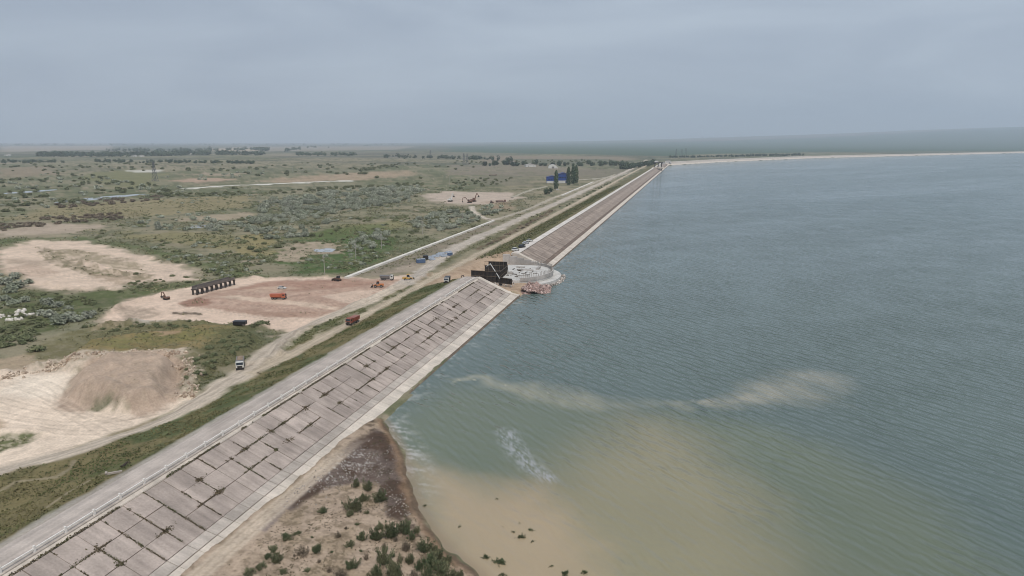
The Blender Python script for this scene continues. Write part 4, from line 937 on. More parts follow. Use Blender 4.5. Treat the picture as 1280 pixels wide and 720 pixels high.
# ================================================================== VEHICLES AND MACHINES
def paintm(name, col, rough=.4): return simple(name, col, rough, noise=.10, scale=.9, spec=.5)
M_TYRE = simple('black_rubber', C(52, 49, 47), .9, noise=.1); M_RIM = simple('grey_rim', C(140, 136, 132), .5, noise=.05)
M_GLASS = simple('dark_glass', C(46, 52, 58), .12, noise=0, spec=.6); M_CHAS = simple('dark_chassis', C(58, 54, 52), .8, noise=.15)
M_LAMP = simple('lamp_glass', C(225, 222, 212), .2, noise=0)
def wheel(t, x, y, r, w_):
    s = 1 if y > 0 else -1
    o = MB().tube((x, y - w_ / 2, r), (x, y + w_ / 2, r), r, n=12).build('wheel', M_TYRE, t)
    MB().tube((x, y + s * w_ * .4, r), (x, y + s * (w_ / 2 + .03), r), r * .55, n=10).build('rim', M_RIM, o)
VS = .8
def place(name, px_, py_, z0, hd, label, cat, group=None):
    a, b = G(px_, py_, z0); t = empty(name, (a, b, max(hz1(a, b), .2) + .03 if z0 < 6.5 else z0), R(hd)); t.scale = (VS, VS, VS); tag(t, label, cat, group); return t
def dump_truck(px_, py_, z0, hd, cab, bed, label, load=None):
    t = place('dump_truck', px_, py_, z0, hd, label, 'truck', 'trucks on the dam works')
    MB().box(-3.6, 3.5, -.55, .55, .75, 1.1).box(3.3, 3.62, -1.2, 1.2, .5, .95).build('chassis', M_CHAS, t)
    cb = MB().prof([(1.75, .95), (3.6, .95), (3.62, 1.85), (3.35, 2.85), (1.75, 2.95)], -1.22, 1.22).build('cab', cab, t)
    MB().hexa([(3.645, -1.05, 1.95), (3.66, -1.05, 1.95), (3.66, 1.05, 1.95), (3.645, 1.05, 1.95), (3.40, -1.05, 2.72), (3.43, -1.05, 2.72), (3.43, 1.05, 2.72), (3.40, 1.05, 2.72)]).build('windscreen', M_GLASS, cb)
    for s in (-1, 1): MB().box(2.35, 3.2, s * 1.23 - .015, s * 1.23 + .015, 1.9, 2.6).build('side_window', M_GLASS, cb)
    for s in (-1, 1): MB().box(3.62, 3.66, s * .95 - .18, s * .95 + .18, 1.05, 1.3).build('headlight', M_LAMP, t)
    MB().box(3.605, 3.64, -.8, .8, 1.0, 1.6).build('grille', M_CHAS, cb)
    MB().hexa([(-3.7, -1.15, 1.15), (1.45, -1.15, 1.15), (1.45, 1.15, 1.15), (-3.7, 1.15, 1.15), (-4.0, -1.25, 2.75), (1.5, -1.25, 2.75), (1.5, 1.25, 2.75), (-4.0, 1.25, 2.75)]).box(1.52, 2.4, -1.22, 1.22, 2.98, 3.08).box(1.5, 1.6, -1.24, 1.24, 2.4, 3.08).build('tipper_body', bed, t)
    rb_ = MB()
    for k in range(5): rb_.box(-3.4 + k * 1.1, -3.28 + k * 1.1, -1.31, -1.2, 1.3, 2.7).box(-3.4 + k * 1.1, -3.28 + k * 1.1, 1.2, 1.31, 1.3, 2.7)
    rb_.build('body_ribs', bed, t)
    if load: MB().taper(-3.7, 1.4, -1.1, 1.1, 2.7, 3.2, .8, .8, .6).build('load', load, t)
    for x_ in (2.6, -1.4, -2.7):
        for s in (-1, 1): wheel(t, x_, s * 1.05, .52, .38)
    return t
def car(px_, py_, z0, hd, col, label, suv=False, group=None):
    t = place('parked_car', px_, py_, z0, hd, label, 'car', group); t.scale = (1, 1, 1) if z0 > 5 else t.scale; h = .15 if suv else 0
    MB().prof([(-2.15, .35), (2.1, .35), (2.2, .75 + h), (1.1, 1.0 + h), (-2.05, 1.05 + h), (-2.2, .8)], -.88, .88).build('body', col, t)
    back = -2.0 if suv else -1.7
    cb = MB().hexa([(back, -.82, 1.0 + h), (1.0, -.82, 1.0 + h), (1.0, .82, 1.0 + h), (back, .82, 1.0 + h), (back + .3, -.66, 1.48 + 1.6 * h), (.25, -.66, 1.48 + 1.6 * h), (.25, .66, 1.48 + 1.6 * h), (back + .3, .66, 1.48 + 1.6 * h)]).build('windows', M_GLASS, t)
    MB().taper(back + .28, .3, -.68, .68, 1.48 + 1.6 * h, 1.55 + 1.6 * h, .05, .08, .06).build('roof', col, cb)
    for s in (-1, 1): MB().box(2.1, 2.19, s * .62 - .16, s * .62 + .16, .62 + h, .76 + h).build('headlight', M_LAMP, t)
    for x_ in (1.35, -1.35):
        for s in (-1, 1): wheel(t, x_, s * .8, .34 + h * .3, .22)
    return t
def excavator(px_, py_, z0, hd, col, label, s=1.0, pose=0):
    t = place('excavator', px_, py_, z0, hd, label, 'excavator', 'excavators'); t.scale = (s * .85, s * .85, s * .85)
    for k in (-1, 1): MB().prof([(-1.7, 0), (1.7, 0), (2.0, .4), (1.7, .85), (-1.7, .85), (-2.0, .4)], k * 1.15 - .3, k * 1.15 + .3).build('track', M_TYRE, t)
    MB().box(-1.0, 1.0, -.9, .9, .4, 1.0).build('undercarriage', M_CHAS, t)
    MB().prof([(-2.4, 1.05), (1.5, 1.05), (1.5, 1.5), (.2, 1.9), (-2.3, 2.1), (-2.6, 1.6)], -1.3, 1.3).build('house', col, t)
    cb = MB().prof([(.0, 1.5), (1.6, 1.5), (1.5, 2.4), (1.2, 2.95), (.0, 2.95)], .35, 1.25).build('cab', col, t)
    MB().box(.2, 1.25, 1.26, 1.29, 1.95, 2.75).hexa([(1.62, .42, 1.8), (1.64, .42, 1.8), (1.64, 1.18, 1.8), (1.62, 1.18, 1.8), (1.32, .42, 2.8), (1.36, .42, 2.8), (1.36, 1.18, 2.8), (1.32, 1.18, 2.8)]).build('window', M_GLASS, cb)
    e1 = (3.6, -.2, 4.6) if not pose else (2.6, -.2, 5.2); e2 = (5.8, -.2, 4.0) if not pose else (3.6, -.2, 6.6); e3 = (6.2, -.2, 1.4) if not pose else (5.6, -.2, 4.2)
    MB().bar((1.2, -.2, 1.6), e1, .45, .6).bar(e1, e2, .4, .5).build('boom', col, t)
    MB().bar(e2, e3, .32, .42).build('arm', col, t)
    MB().hexa([(e3[0] - .9, -.8, e3[2] - .9), (e3[0] + .1, -.8, e3[2] - .9), (e3[0] + .1, .4, e3[2] - .9), (e3[0] - .9, .4, e3[2] - .9), (e3[0] - .5, -.8, e3[2]), (e3[0] + .3, -.8, e3[2]), (e3[0] + .3, .4, e3[2]), (e3[0] - .5, .4, e3[2])]).build('bucket', M_CHAS, t)
    return t
def loader(px_, py_, z0, hd, col, label, name='wheel_loader', cat='loader'):
    t = place(name, px_, py_, z0, hd, label, cat)
    MB().prof([(-3.0, 1.0), (.0, 1.0), (.0, 2.0), (-2.6, 1.95), (-3.0, 1.7)], -.95, .95).build('engine_hood', col, t)
    MB().box(.05, 2.0, -.7, .7, .8, 1.4).build('front_frame', col, t)
    cb = MB().taper(-.6, 1.0, -.75, .75, 2.0, 3.3, .1, .25, .08).build('cab', M_GLASS, t); MB().box(-.65, .9, -.8, .8, 3.3, 3.42).build('cab_roof', col, cb)
    for s in (-1, 1): MB().bar((1.0, s * .5, 1.6), (3.1, s * .5, .9), .22, .3).build('lift_arm', col, t)
    MB().hexa([(3.0, -1.3, .15), (4.1, -1.3, .1), (4.1, 1.3, .1), (3.0, 1.3, .15), (2.9, -1.3, 1.3), (3.2, -1.3, 1.4), (3.2, 1.3, 1.4), (2.9, 1.3, 1.3)]).build('bucket', M_CHAS, t)
    for x_ in (1.5, -1.6):
        for s in (-1, 1): wheel(t, x_, s * 1.0, .72, .5)
    return t
def dozer(px_, py_, z0, hd, col, label):
    t = place('bulldozer', px_, py_, z0, hd, label, 'bulldozer')
    for k in (-1, 1): MB().prof([(-1.6, 0), (1.5, 0), (1.8, .45), (1.5, .95), (-1.5, .95), (-1.9, .5)], k * 1.0 - .28, k * 1.0 + .28).build('track', M_TYRE, t)
    MB().prof([(-1.6, .6), (2.0, .6), (2.0, 1.7), (.2, 1.8), (-1.6, 1.6)], -.65, .65).build('engine_hood', col, t)
    cb = MB().taper(-1.4, .2, -.75, .75, 1.75, 2.9, .12, .12, .1).build('cab', M_GLASS, t); MB().box(-1.45, .25, -.8, .8, 2.9, 3.0).build('cab_roof', col, cb)
    for s in (-1, 1): MB().bar((-.2, s * 1.35, .6), (2.7, s * 1.35, .5), .18, .25).build('push_arm', col, t)
    MB().prof([(2.6, .05), (3.0, .0), (2.75, .6), (2.95, 1.2), (2.7, 1.25), (2.5, .6)], -1.6, 1.6).build('blade', M_CHAS, t)
    return t
M_RED = paintm('brick_red_paint', C(150, 84, 66)); M_ORA = paintm('orange_paint', C(188, 106, 76)); M_WHT = paintm('white_paint', C(216, 214, 208))
M_YEL = paintm('yellow_paint', C(206, 162, 84)); M_ORY = paintm('orange_yellow_paint', C(196, 124, 76)); M_BRN = paintm('rusty_brown_paint', C(118, 88, 72)); M_BLK = paintm('black_paint', C(52, 50, 52)); M_SIL = paintm('silver_paint', C(192, 192, 194)); M_GRY = paintm('grey_paint', C(122, 118, 116)); M_BLU = paintm('blue_paint', C(72, 98, 150)); M_BLU2 = paintm('deep_blue_paint', C(58, 82, 160))
dump_truck(441, 404.5, 2.5, -93, M_RED, M_RED, 'brick red dump truck driving on the berm track below the crest')
dump_truck(301, 463.5, 1.4, -56, M_WHT, M_GRY, 'white cab dump truck heading to the camera on the haul road', simple('earth_load', C(150, 130, 110)))
dump_truck(348.5, 374.5, 1, 14, M_ORA, M_ORA, 'orange dump truck standing in the middle of the brown yard')
dump_truck(559, 355, 5.0, -78, M_WHT, M_BLK, 'white cab truck with black tipper on the green slope beside the crest')
dump_truck(484, 350.5, 1, 12, M_WHT, M_GRY, 'white truck standing near the white canal end')
car(352.5, 361.5, 1, 12, M_WHT, 'white car parked alone in the brown yard')
dozer(422, 351.5, 1, 170, M_BRN, 'rusty brown bulldozer at the yard edge near the canal')
loader(473, 359.5, 1, 200, M_ORY, 'orange wheel loader beside the white truck on the yard')
loader(510, 353.5, 1.3, 30, M_YEL, 'yellow wheel loader at the start of the gravel road')
excavator(583, 347.5, 4.2, 150, M_BLK, 'small black excavator between the truck and the formwork', .7)
excavator(208, 374.5, 1, 160, M_BRN, 'small rusty excavator near the end of the flume', .7)
car(644.5, 313.5, 7.0, 62, M_WHT, 'white off road car parked nearest the formwork', True, 'cars parked on the crest')
car(652.5, 309.5, 7.0, 66, M_BLK, 'black off road car parked between two pale cars', True, 'cars parked on the crest')
car(657, 305.0, 7.0, 66, M_SIL, 'silver car parked behind the black one', False, 'cars parked on the crest')
car(662, 302.0, 7.0, 66, M_WHT, 'white car parked last in the row on the crest', False, 'cars parked on the crest')
excavator(563, 252, 1, 80, M_WHT, 'pale excavator with raised arm on the left of the sand lot', 1.5, 1)
excavator(587, 253.5, 1, 200, M_BRN, 'brown excavator beside the track junction in the sand lot', 1.4)
excavator(592, 252, 1, 60, M_BRN, 'brown excavator with raised boom right beside its twin', 1.5, 1)
dozer(614.5, 253.5, 1, 10, M_BRN, 'brown bulldozer left of the long trailer in the sand lot')
def trailer(px_, py_, hd, ln, label):
    t = place('flatbed_trailer', px_, py_, 1, hd, label, 'trailer')
    MB().box(-ln / 2, ln / 2, -1.2, 1.2, 1.0, 1.35).build('bed', M_CHAS, t); MB().box(-ln / 2, ln / 2 - 3, -1.15, 1.15, 1.35, 2.6).build('load', M_BRN, t)
    MB().box(ln / 2 - 2.3, ln / 2, -1.2, 1.2, 1.35, 3.6).build('cab', M_BRN, t)
    for x_ in (-ln / 2 + 1.2, -ln / 2 + 2.5, ln / 2 - 1.2):
        for s in (-1, 1): wheel(t, x_, s * 1.0, .5, .35)
trailer(626, 253, 13, 13, 'long dark trailer parked at the right of the sand lot')
trailer(616, 220, 14, 17, 'dark trailer standing far out in front of the distant trees')
# site stores by the canal
M_BLUEC = simple('blue_container_paint', C(92, 112, 142), .5, noise=.15); M_PIP = simple('pale_blue_bundles', C(168, 176, 186), .6, noise=.3, scale=.7)
def cont(px_, py_, hd, sx, sy, sz, mat, label, name='site_container', cat='container'):
    t = place(name, px_, py_, 1, hd, label, cat)
    MB().box(-sx / 2, sx / 2, -sy / 2, sy / 2, .15, sz).build('body', mat, t); r_ = MB(); n = int(sx / .5)
    for k in range(n): r_.box(-sx / 2 + .2 + k * .5, -sx / 2 + .38 + k * .5, -sy / 2 - .06, -sy / 2 - .004, .25, sz - .12)
    r_.build('side_ribs', mat, t)
    for s in (-1, 1): MB().box(sx / 2 + .004, sx / 2 + .06, s * sy / 4 - sy / 4 + .08, s * sy / 4 + sy / 4 - .08, .25, sz - .1).build('door', mat, t)
    MB().box(-sx / 2 - .05, sx / 2 + .1, -sy / 2 - .08, sy / 2 + .08, sz, sz + .1).build('roof', M_PIP if mat is M_BLUEC else mat, t)
cont(526, 328.5, 40, 5.5, 2.4, 2.5, M_BLUEC, 'blue site container at the near end of the stored bundles')
cont(532, 324.5, 40, 3.0, 2.4, 2.8, M_BLK, 'black box standing behind the blue site container', 'site_box', 'container')
cont(562.5, 319.5, 60, 3.0, 2.2, 2.0, M_BLUEC, 'small blue container at the far end of the stored bundles')
cont(300.5, 410, 14, 5.2, 2.2, 1.5, M_BLK, 'dark low steel box lying beside the track under the yard')
rnd = random.Random(9)
for k in range(22):
    u = k / 21; px_ = 533 + 26 * u + rnd.uniform(-2, 2); py_ = 325 - 7 * u + rnd.uniform(-2.5, 2.5)
    t = place('material_bundle', px_, py_, 1, rnd.uniform(30, 80), 'pale pipe bundle between the blue containers', 'bundle', 'stored bundles by the canal')
    for j in range(3): MB().tube((-2.2, (j - 1) * .5, .3), (2.2, (j - 1) * .5, .3), .25, n=8).build('pipe', M_PIP, t)
    for j in range(2): MB().tube((-2.2, (j - .5) * .5, .72), (2.2, (j - .5) * .5, .72), .25, n=8).build('pipe', M_PIP, t)
# things lying on the dam's green slope
t = place('broken_beam', 143, 597, 5.6, 38, 'broken concrete beam lying on the grass beside the crest road', 'beam'); t.location.z += .15
MB().box(-1.6, 1.6, -.2, .2, 0, .4).build('beam', M_TOE, t); MB().box(-1.6, -1.2, -.45, .45, .4, .62).build('flange', M_TOE, t)
t = place('stump', 156, 585, 5.6, 100, 'dark fallen stump with roots beside the broken beam', 'stump'); ms = simple('dead_wood', C(74, 66, 58), .95)
MB().tube((-.9, 0, .3), (.9, .1, .4), .32, .22, 8).build('trunk', ms, t)
for k in range(5): MB().tube((.8, .1, .4), (1.5 + .2 * k % .5, -.6 + .35 * k, .2 + .25 * (k % 3)), .1, .03, 5).build('root', ms, t)

# ================================================================== BUILDINGS
M_WALL = simple('white_render', C(214, 212, 206), .85, noise=.08, scale=.2); M_BWALL = simple('blue_cladding', C(54, 80, 146), .5, noise=.10, scale=.15); M_BRF = simple('dark_blue_roof', C(60, 68, 112), .5, noise=.1)
a, b = G(703, 228.5, 1); BB = empty('blue_building', (a, b, .6), YAW + R(4)); tag(BB, 'blue clad works building with white base behind the poplars', 'building')
MB().box(-7, 9, -7, 7, 0, 4.2).build('base_wall', M_WALL, BB); up = MB().box(-7.2, 9.2, -7.2, 7.2, 4.2, 13.5).build('upper_wall', M_BWALL, BB)
MB().prof([(-7.6, 13.5), (1, 16.2), (9.6, 13.5)], -7.6, 7.6).build('roof', M_BRF, BB)
lw = MB().box(-24, -7.3, -6, 6, 0, 3.6).build('side_base_wall', M_WALL, BB); MB().box(-24.2, -7.35, -6.2, 6.2, 3.6, 9.5).build('side_upper_wall', M_BWALL, BB)
MB().prof([(-24.5, 9.5), (-15.7, 11.5), (-7.4, 9.5)], -6.6, 6.6).build('side_roof', M_BRF, BB)
for k in range(4): MB().box(-5.5 + k * 3.8, -3.5 + k * 3.8, -7.26, -7.215, 7.5, 9.6).build('window', M_GLASS, BB)
for k in range(4): MB().box(-22 + k * 3.8, -20.2 + k * 3.8, -6.26, -6.215, 5.2, 6.8).build('window', M_GLASS, BB)
MB().box(3.5, 7, -7.06, -7.004, 0, 3.4).build('door', M_BRF, BB)
a, b = G(691, 210.5, 1); t = empty('white_shed', (a, b, .6), YAW); tag(t, 'white rounded storage shed beyond the blue building', 'shed')
MB().prof([(11 * math.cos(R(q)), 9.5 * math.sin(R(q))) for q in range(0, 181, 15)], -9, 9).build('vault', M_WALL, t); MB().box(-2.5, 2.5, -9.06, -9.004, 0, 5).build('door', M_GRY, t)
a, b = G(697, 237.8, 1); t = empty('white_hut', (a, b, .6), YAW); tag(t, 'tiny white hut at the foot of the lone poplar', 'hut')
MB().box(-2, 2, -1.5, 1.5, 0, 1.7).build('wall', M_WALL, t); MB().prof([(-2.2, 1.7), (0, 2.3), (2.2, 1.7)], -1.7, 1.7).build('roof', M_LT, t)
def house(px_, py_, w_, h_, label, roofm, group):
    a, b = G(px_, py_, 1.5); t = empty('farm_house', (a, b, hz1(a, b)), YAW + R(random.uniform(-25, 25))); tag(t, label, 'house', group)
    MB().box(-w_ / 2, w_ / 2, -5, 5, 0, h_).build('wall', M_WALL, t); MB().prof([(-w_ / 2 - .6, h_), (0, h_ + 3), (w_ / 2 + .6, h_)], -5.6, 5.6).build('roof', roofm, t)
    for q in (-.28, .28): MB().box(w_ * q - 1, w_ * q + 1, -5.05, -5.01, 1.2, 3).build('window', M_GLASS, t)
RF = simple('pale_roof', C(186, 180, 174), .7)
for px_, py_, w_, nm in ((10, 195, 26, 'white house at the left end of the distant tree belt'), (70, 194.5, 30, 'long pale farm building in the distant tree belt, left part'), (168, 196, 20, 'small white house below the distant tree belt'), (177, 196, 20, 'white house right beside another below the tree belt'), (238, 193.5, 22, 'white house in a gap of the distant tree belt'), (254, 193.5, 20, 'pale house right of the belt gap'), (301, 193, 34, 'bright white long house at the right end of the tree belt'), (663, 208.5, 26, 'pale low building left of the white shed'), (930, 176.5, 60, 'pale farm building on the far right plain')):
    house(px_, py_, w_, 5, nm, RF, 'distant houses')

# ================================================================== POLES AND PYLONS
M_POLE = simple('pale_pole', C(176, 170, 160), .9, noise=.1); M_LAT = simple('grey_lattice', C(110, 112, 114), .6, noise=0)
def pole(px_, py_, h_, label):
    a, b = G(px_, py_, 1); t = empty('utility_pole', (a, b, hz1(a, b) - .3), random.uniform(0, 3)); tag(t, label, 'pole', 'utility poles in the plain')
    MB().tube((0, 0, 0), (0, 0, h_), .19, .13, 7).build('mast', M_POLE, t); MB().box(-1.1, 1.1, -.07, .07, h_ - .9, h_ - .75).build('crossarm', M_POLE, t)
    for s in (-.95, 0, .95): MB().tube((s, 0, h_ - .75), (s, 0, h_ - .5), .06, n=6).build('insulator', M_LT, t)
for px_, py_, h_, nm in ((406, 345, 9.5, 'pale utility pole at the edge of the yard by the reeds'), (445, 326, 9.5, 'pale utility pole among reeds beside the canal, second from the yard'), (477, 311, 9.5, 'pale utility pole beside the canal, third from the yard'), (528, 293, 9.5, 'utility pole between canal and thicket, fourth from the yard'), (578, 279, 9.5, 'utility pole near the far end of the canal'), (562, 232, 12, 'utility pole beyond the sand lot'), (449, 213, 14, 'tall pole far out behind the tan bank'), (366, 215, 14, 'tall pole far out at the left of the tan bank'), (310, 213, 14, 'leftmost tall pole behind the white road')): pole(px_, py_, h_, nm)
def pylon(px_, py_, h_, label):
    a, b = G(px_, py_, 1); t = empty('pylon', (a, b, hz1(a, b) - .3), random.uniform(-.4, .4)); tag(t, label, 'pylon', 'lattice pylons')
    bs, tp = h_ * .11, h_ * .018
    for i in (-1, 1):
        for j in (-1, 1): MB().bar((i * bs, j * bs, 0), (i * tp, j * tp, h_), .45, .45).build('leg', M_LAT, t)
    mb = MB(); n = 6
    for k in range(n):
        z0, z1 = h_ * k / n, h_ * (k + 1) / n; w0 = bs + (tp - bs) * k / n; w1 = bs + (tp - bs) * (k + 1) / n
        for s in (-1, 1): mb.bar((-w0, s * w0, z0), (w1, s * w1, z1), .25, .25).bar((s * w0, -w0, z0), (s * w1, w1, z1), .25, .25)
    mb.build('bracing', M_LAT, t)
    for q in (.72, .84, .95): MB().bar((-h_ * .14, 0, h_ * q), (h_ * .14, 0, h_ * q), .4, .4).build('crossarm', M_LAT, t)
for px_, py_, h_, nm in ((194, 226, 30, 'lattice pylon in the plain left of the white road'), (580, 206, 30, 'lattice pylon far behind the sand lot, left of a pair'), (584, 206, 30, 'lattice pylon far behind the sand lot, right of a pair'), (538, 198, 30, 'distant lattice pylon left of the pair'), (845, 197, 34, 'far pylon beyond the gate tower, left of three'), (852, 197, 34, 'far pylon beyond the gate tower, middle of three'), (857, 196.5, 36, 'far pylon beyond the gate tower, right of three')): pylon(px_, py_, h_, nm)
# ================================================================== PLANTS
M_SILV = leaf_mat('silver_leaves', C(166, 168, 150), C(146, 151, 130), sc=.2, noise=.14, isl=(.9, 1.1))
M_GRN = leaf_mat('green_leaves', C(112, 118, 86), C(126, 127, 94), sc=.3, noise=.2, isl=(.88, 1.12))
M_DGRN = leaf_mat('dark_green_leaves', C(92, 104, 80), C(76, 92, 74), sc=.05, noise=.25)
M_TAM = leaf_mat('tamarisk_leaves', C(92, 102, 74), C(118, 118, 90), sc=.8, noise=.25)
M_BRB = leaf_mat('brown_scrub', C(138, 124, 108), C(116, 106, 90), sc=1.2)
M_STEM = simple('bark', C(104, 90, 76), .95, noise=.2)
def crown(R_, H_, nl, ls, rg, lobes=6, flat=.0, up=.6):
    """points over several lobes, small leaf clumps as quads"""
    P = []; Nn = []
    for i in range(lobes):
        a = rg.uniform(0, 6.28); rr = R_ * (.0 if i == 0 else rg.uniform(.3, .62)); rl_ = R_ * rg.uniform(.42, .66); hc = H_ * rg.uniform(.34, .62) if i else H_ * .58
        n = nl // lobes; d = unit(rg.normal(size=(n, 3))); q = rg.uniform(.55, 1.0, (n, 1)) ** .5 * (1 + .18 * rg.normal(size=(n, 1)))
        p = d * q * np.array([rl_, rl_, H_ * .42]) + np.array([rr * math.cos(a), rr * math.sin(a), hc]); P.append(p); Nn.append(d)
    P = np.concatenate(P); Nn = np.concatenate(Nn); k = P[:, 2] > .02 * H_; P = P[k]; Nn = Nn[k]
    Nn = unit(Nn * .8 + rg.normal(size=P.shape) * .45 + np.array([0, 0, up]))
    return quads(P, Nn, rg.uniform(.6, 1.3, len(P)) * ls, rg)
def stems(R_, H_, n, rg, r=.06):
    mb = MB()
    for i in range(n):
        a = rg.uniform(0, 6.28); d = rg.uniform(.2, .6) * R_
        mb.tube((.06 * R_ * math.cos(a), .06 * R_ * math.sin(a), -.2), (d * math.cos(a), d * math.sin(a), H_ * rg.uniform(.5, .75)), r, r * .35, 5)
    return mb
def proto(kind, R_, H_, nl, ls, seed, mat, lobes=6, ns=5, sr=.06, up=.6):
    rg = np.random.default_rng(seed); V, Fq = crown(R_, H_, nl, ls, rg, lobes, up=up); me = np_mesh(kind + '_crown', V, Fq); me.materials.append(mat)
    st = stems(R_, H_, ns, rg, sr).mesh(kind + '_stem'); st.materials.append(M_STEM); return me, st, (V, Fq)
def plant(name, pr, x_, y_, z_, s, rz, label, cat, group, sz=1.0, parts=True, names=('trunk', 'crown')):
    if parts:
        t = empty(name, (x_, y_, z_), rz); t.scale = (s, s, s * sz)
        for nm, me in zip(names, (pr[1], pr[0])):
            o = bpy.data.objects.new(nm, me); COL.objects.link(o); o.parent = t
    else:
        t = bpy.data.objects.new(name, pr[0]); COL.objects.link(t); t.location = (x_, y_, z_); t.rotation_euler = (0, 0, rz); t.scale = (s, s, s * sz)
    tag(t, label, cat, group); return t
def joined(name, mat, prs, X, Y, Z, Sx, label, cat, seed):
    rg = np.random.default_rng(seed); Vs = []; Fs = []; n0 = 0
    for x_, y_, z_, s in zip(X, Y, Z, Sx):
        V, Fq = prs[rg.integers(len(prs))][2]; a = rg.uniform(0, 6.28); c_, s2 = math.cos(a), math.sin(a)
        W_ = np.stack([(V[:, 0] * c_ - V[:, 1] * s2) * s + x_, (V[:, 0] * s2 + V[:, 1] * c_) * s + y_, V[:, 2] * s * rg.uniform(.8, 1.15) + z_], 1)
        Vs.append(W_); Fs.append(Fq + n0); n0 += len(V)
    if not Vs: return
    o = link(name, np_mesh(name, np.concatenate(Vs), np.concatenate(Fs)), mat); tag(o, label, cat, kind='stuff')

def sprays(P, A, s, rg):
    """long thin sprays of leaves at P along A"""
    n = len(P); A = unit(A); b = unit(np.cross(A, rg.normal(size=(n, 3)))); s = np.asarray(s).reshape(-1, 1)
    V = np.stack([P - A * s, P + b * s * .3, P + A * s * 1.1, P - b * s * .3], 1).reshape(-1, 3)
    return V, np.arange(4 * n).reshape(-1, 4)
def spray_bush(kind, n, seed, mat):
    rg = np.random.default_rng(seed); P = []; A = []; nb = 26; mb = MB()
    for i in range(nb):                              # branches fan out of the base, sprays sit along their upper part
        a = rg.uniform(0, 6.28); tilt = rg.uniform(.05, 1.15); ln = rg.uniform(.55, 1.25) * (1.25 - .35 * tilt); d = np.array([math.sin(tilt) * math.cos(a), math.sin(tilt) * math.sin(a), math.cos(tilt) * .95 + .12])
        base = np.array([rg.normal(0, .22), rg.normal(0, .22), 0]); q = rg.uniform(.15, 1, n // nb) ** .8; p = base + d * (q * ln)[:, None] + rg.normal(0, .11, (len(q), 3)) * (1.2 - .5 * q)[:, None]
        P.append(p); A.append(d + rg.normal(0, .55, p.shape) + [0, 0, .35]); mb.tube(tuple(base - [0, 0, .1]), tuple(base + d * ln * .8), .022, .007, 4)
    P = np.concatenate(P); A = np.concatenate(A); k = P[:, 2] > .02; V, Fq = sprays(P[k], A[k], rg.uniform(.06, .15, k.sum()), rg)
    me = np_mesh(kind + '_crown', V, Fq); me.materials.append(mat); st = mb.mesh(kind + '_stem'); st.materials.append(M_STEM); return me, st, (V, Fq)
# ---- scrub on the beach, close to the camera: every bush placed
TAMP = [spray_bush('tamarisk', 1500, 400 + i, M_TAM) for i in range(6)]
BRBP = [spray_bush('dry_bush', 900, 410 + i, M_BRB) for i in range(3)]
beach = [(405, 447, 22, 0), (535, 425, 42, 0), (570, 398, 24, 0), (640, 385, 36, 0), (590, 348, 28, 0), (540, 338, 22, 0), (515, 460, 20, 0), (515, 585, 20, 0), (563, 552, 26, 0), (620, 545, 36, 0), (684, 527, 40, 0), (735, 512, 40, 0), (788, 520, 18, 0), (318, 620, 34, 1), (378, 608, 28, 0), (205, 610, 22, 0), (218, 652, 30, 0), (150, 678, 26, 2), (255, 556, 30, 2), (300, 540, 18, 2), (525, 668, 32, 0), (648, 640, 42, 0), (692, 690, 46, 0), (620, 706, 40, 0), (760, 640, 24, 0), (822, 585, 36, 0), (850, 640, 50, 0), (892, 675, 46, 0), (930, 700, 40, 0), (800, 665, 26, 0), (470, 552, 18, 1), (585, 452, 11, 0), (745, 590, 26, 1), (100, 700, 30, 2), (470, 712, 34, 1), (860, 590, 20, 0), (700, 560, 14, 1), (545, 500, 12, 2), (960, 715, 30, 0), (430, 695, 16, 1), (875, 620, 30, 0), (835, 700, 34, 0), (780, 700, 26, 1), (910, 640, 24, 0), (720, 640, 20, 1), (580, 640, 16, 1), (340, 690, 18, 2), (180, 640, 18, 0), (655, 590, 14, 1), (770, 545, 22, 0), (640, 505, 20, 0), (440, 620, 9, 2), (500, 520, 10, 1), (360, 560, 9, 2), (240, 700, 20, 2), (560, 610, 10, 2), (390, 660, 10, 1), (690, 620, 18, 2)]
wordz = ['tall', 'dense', 'bushy', 'rounded', 'low']
bl = []
for i, (a, b, r_, kd) in enumerate(beach):
    px_ = 280 + a / 3.272; py_ = 500 + (b + r_ * .55) / 3.272; x_, y_ = G(px_, py_, 1.0); z_ = hz1(x_, y_)
    dpt = math.sqrt(x_ * x_ + y_ * y_ + 61 ** 2) * .92; rad = r_ / 3.272 * dpt / FPX
    pr = BRBP[i % 3] if kd == 1 else TAMP[i % 6]
    lab = {0: 'dark green tamarisk on the beach', 1: 'grey brown dry bush on the beach', 2: 'low spreading scrub on the beach'}[kd]
    plant(('tamarisk_bush', 'dry_bush', 'low_scrub')[kd], pr, x_, y_, z_ - .05, rad, random.uniform(0, 6), lab, 'bush', ('beach tamarisks', 'dry bushes on the beach', 'low scrub on the beach')[kd],    .55 if kd == 2 else random.uniform(.85, 1.35), names=('stem', 'crown'))
for i, (a, b, r_) in enumerate([(1115, 400, 10), (965, 513, 11), (1138, 515, 8), (1185, 535, 12), (1218, 552, 20), (1255, 527, 14), (1262, 572, 12), (1210, 500, 9), (1070, 635, 19), (1130, 652, 27), (1138, 707, 18), (1190, 560, 8), (820, 428, 12)]):
    px_ = 280 + a / 3.272; py_ = 500 + (b + r_ * .5) / 3.272; x_, y_ = G(px_, py_, 0); dpt = math.sqrt(x_ * x_ + y_ * y_ + 62 ** 2) * .92; rad = r_ / 3.272 * dpt / FPX
    plant('drowned_bush', TAMP[i % 4], x_, y_, -.25, rad, random.uniform(0, 6), 'drowned bush in the tan shallows', 'bush', 'drowned bushes in the shallows', .75, names=('stem', 'crown'))
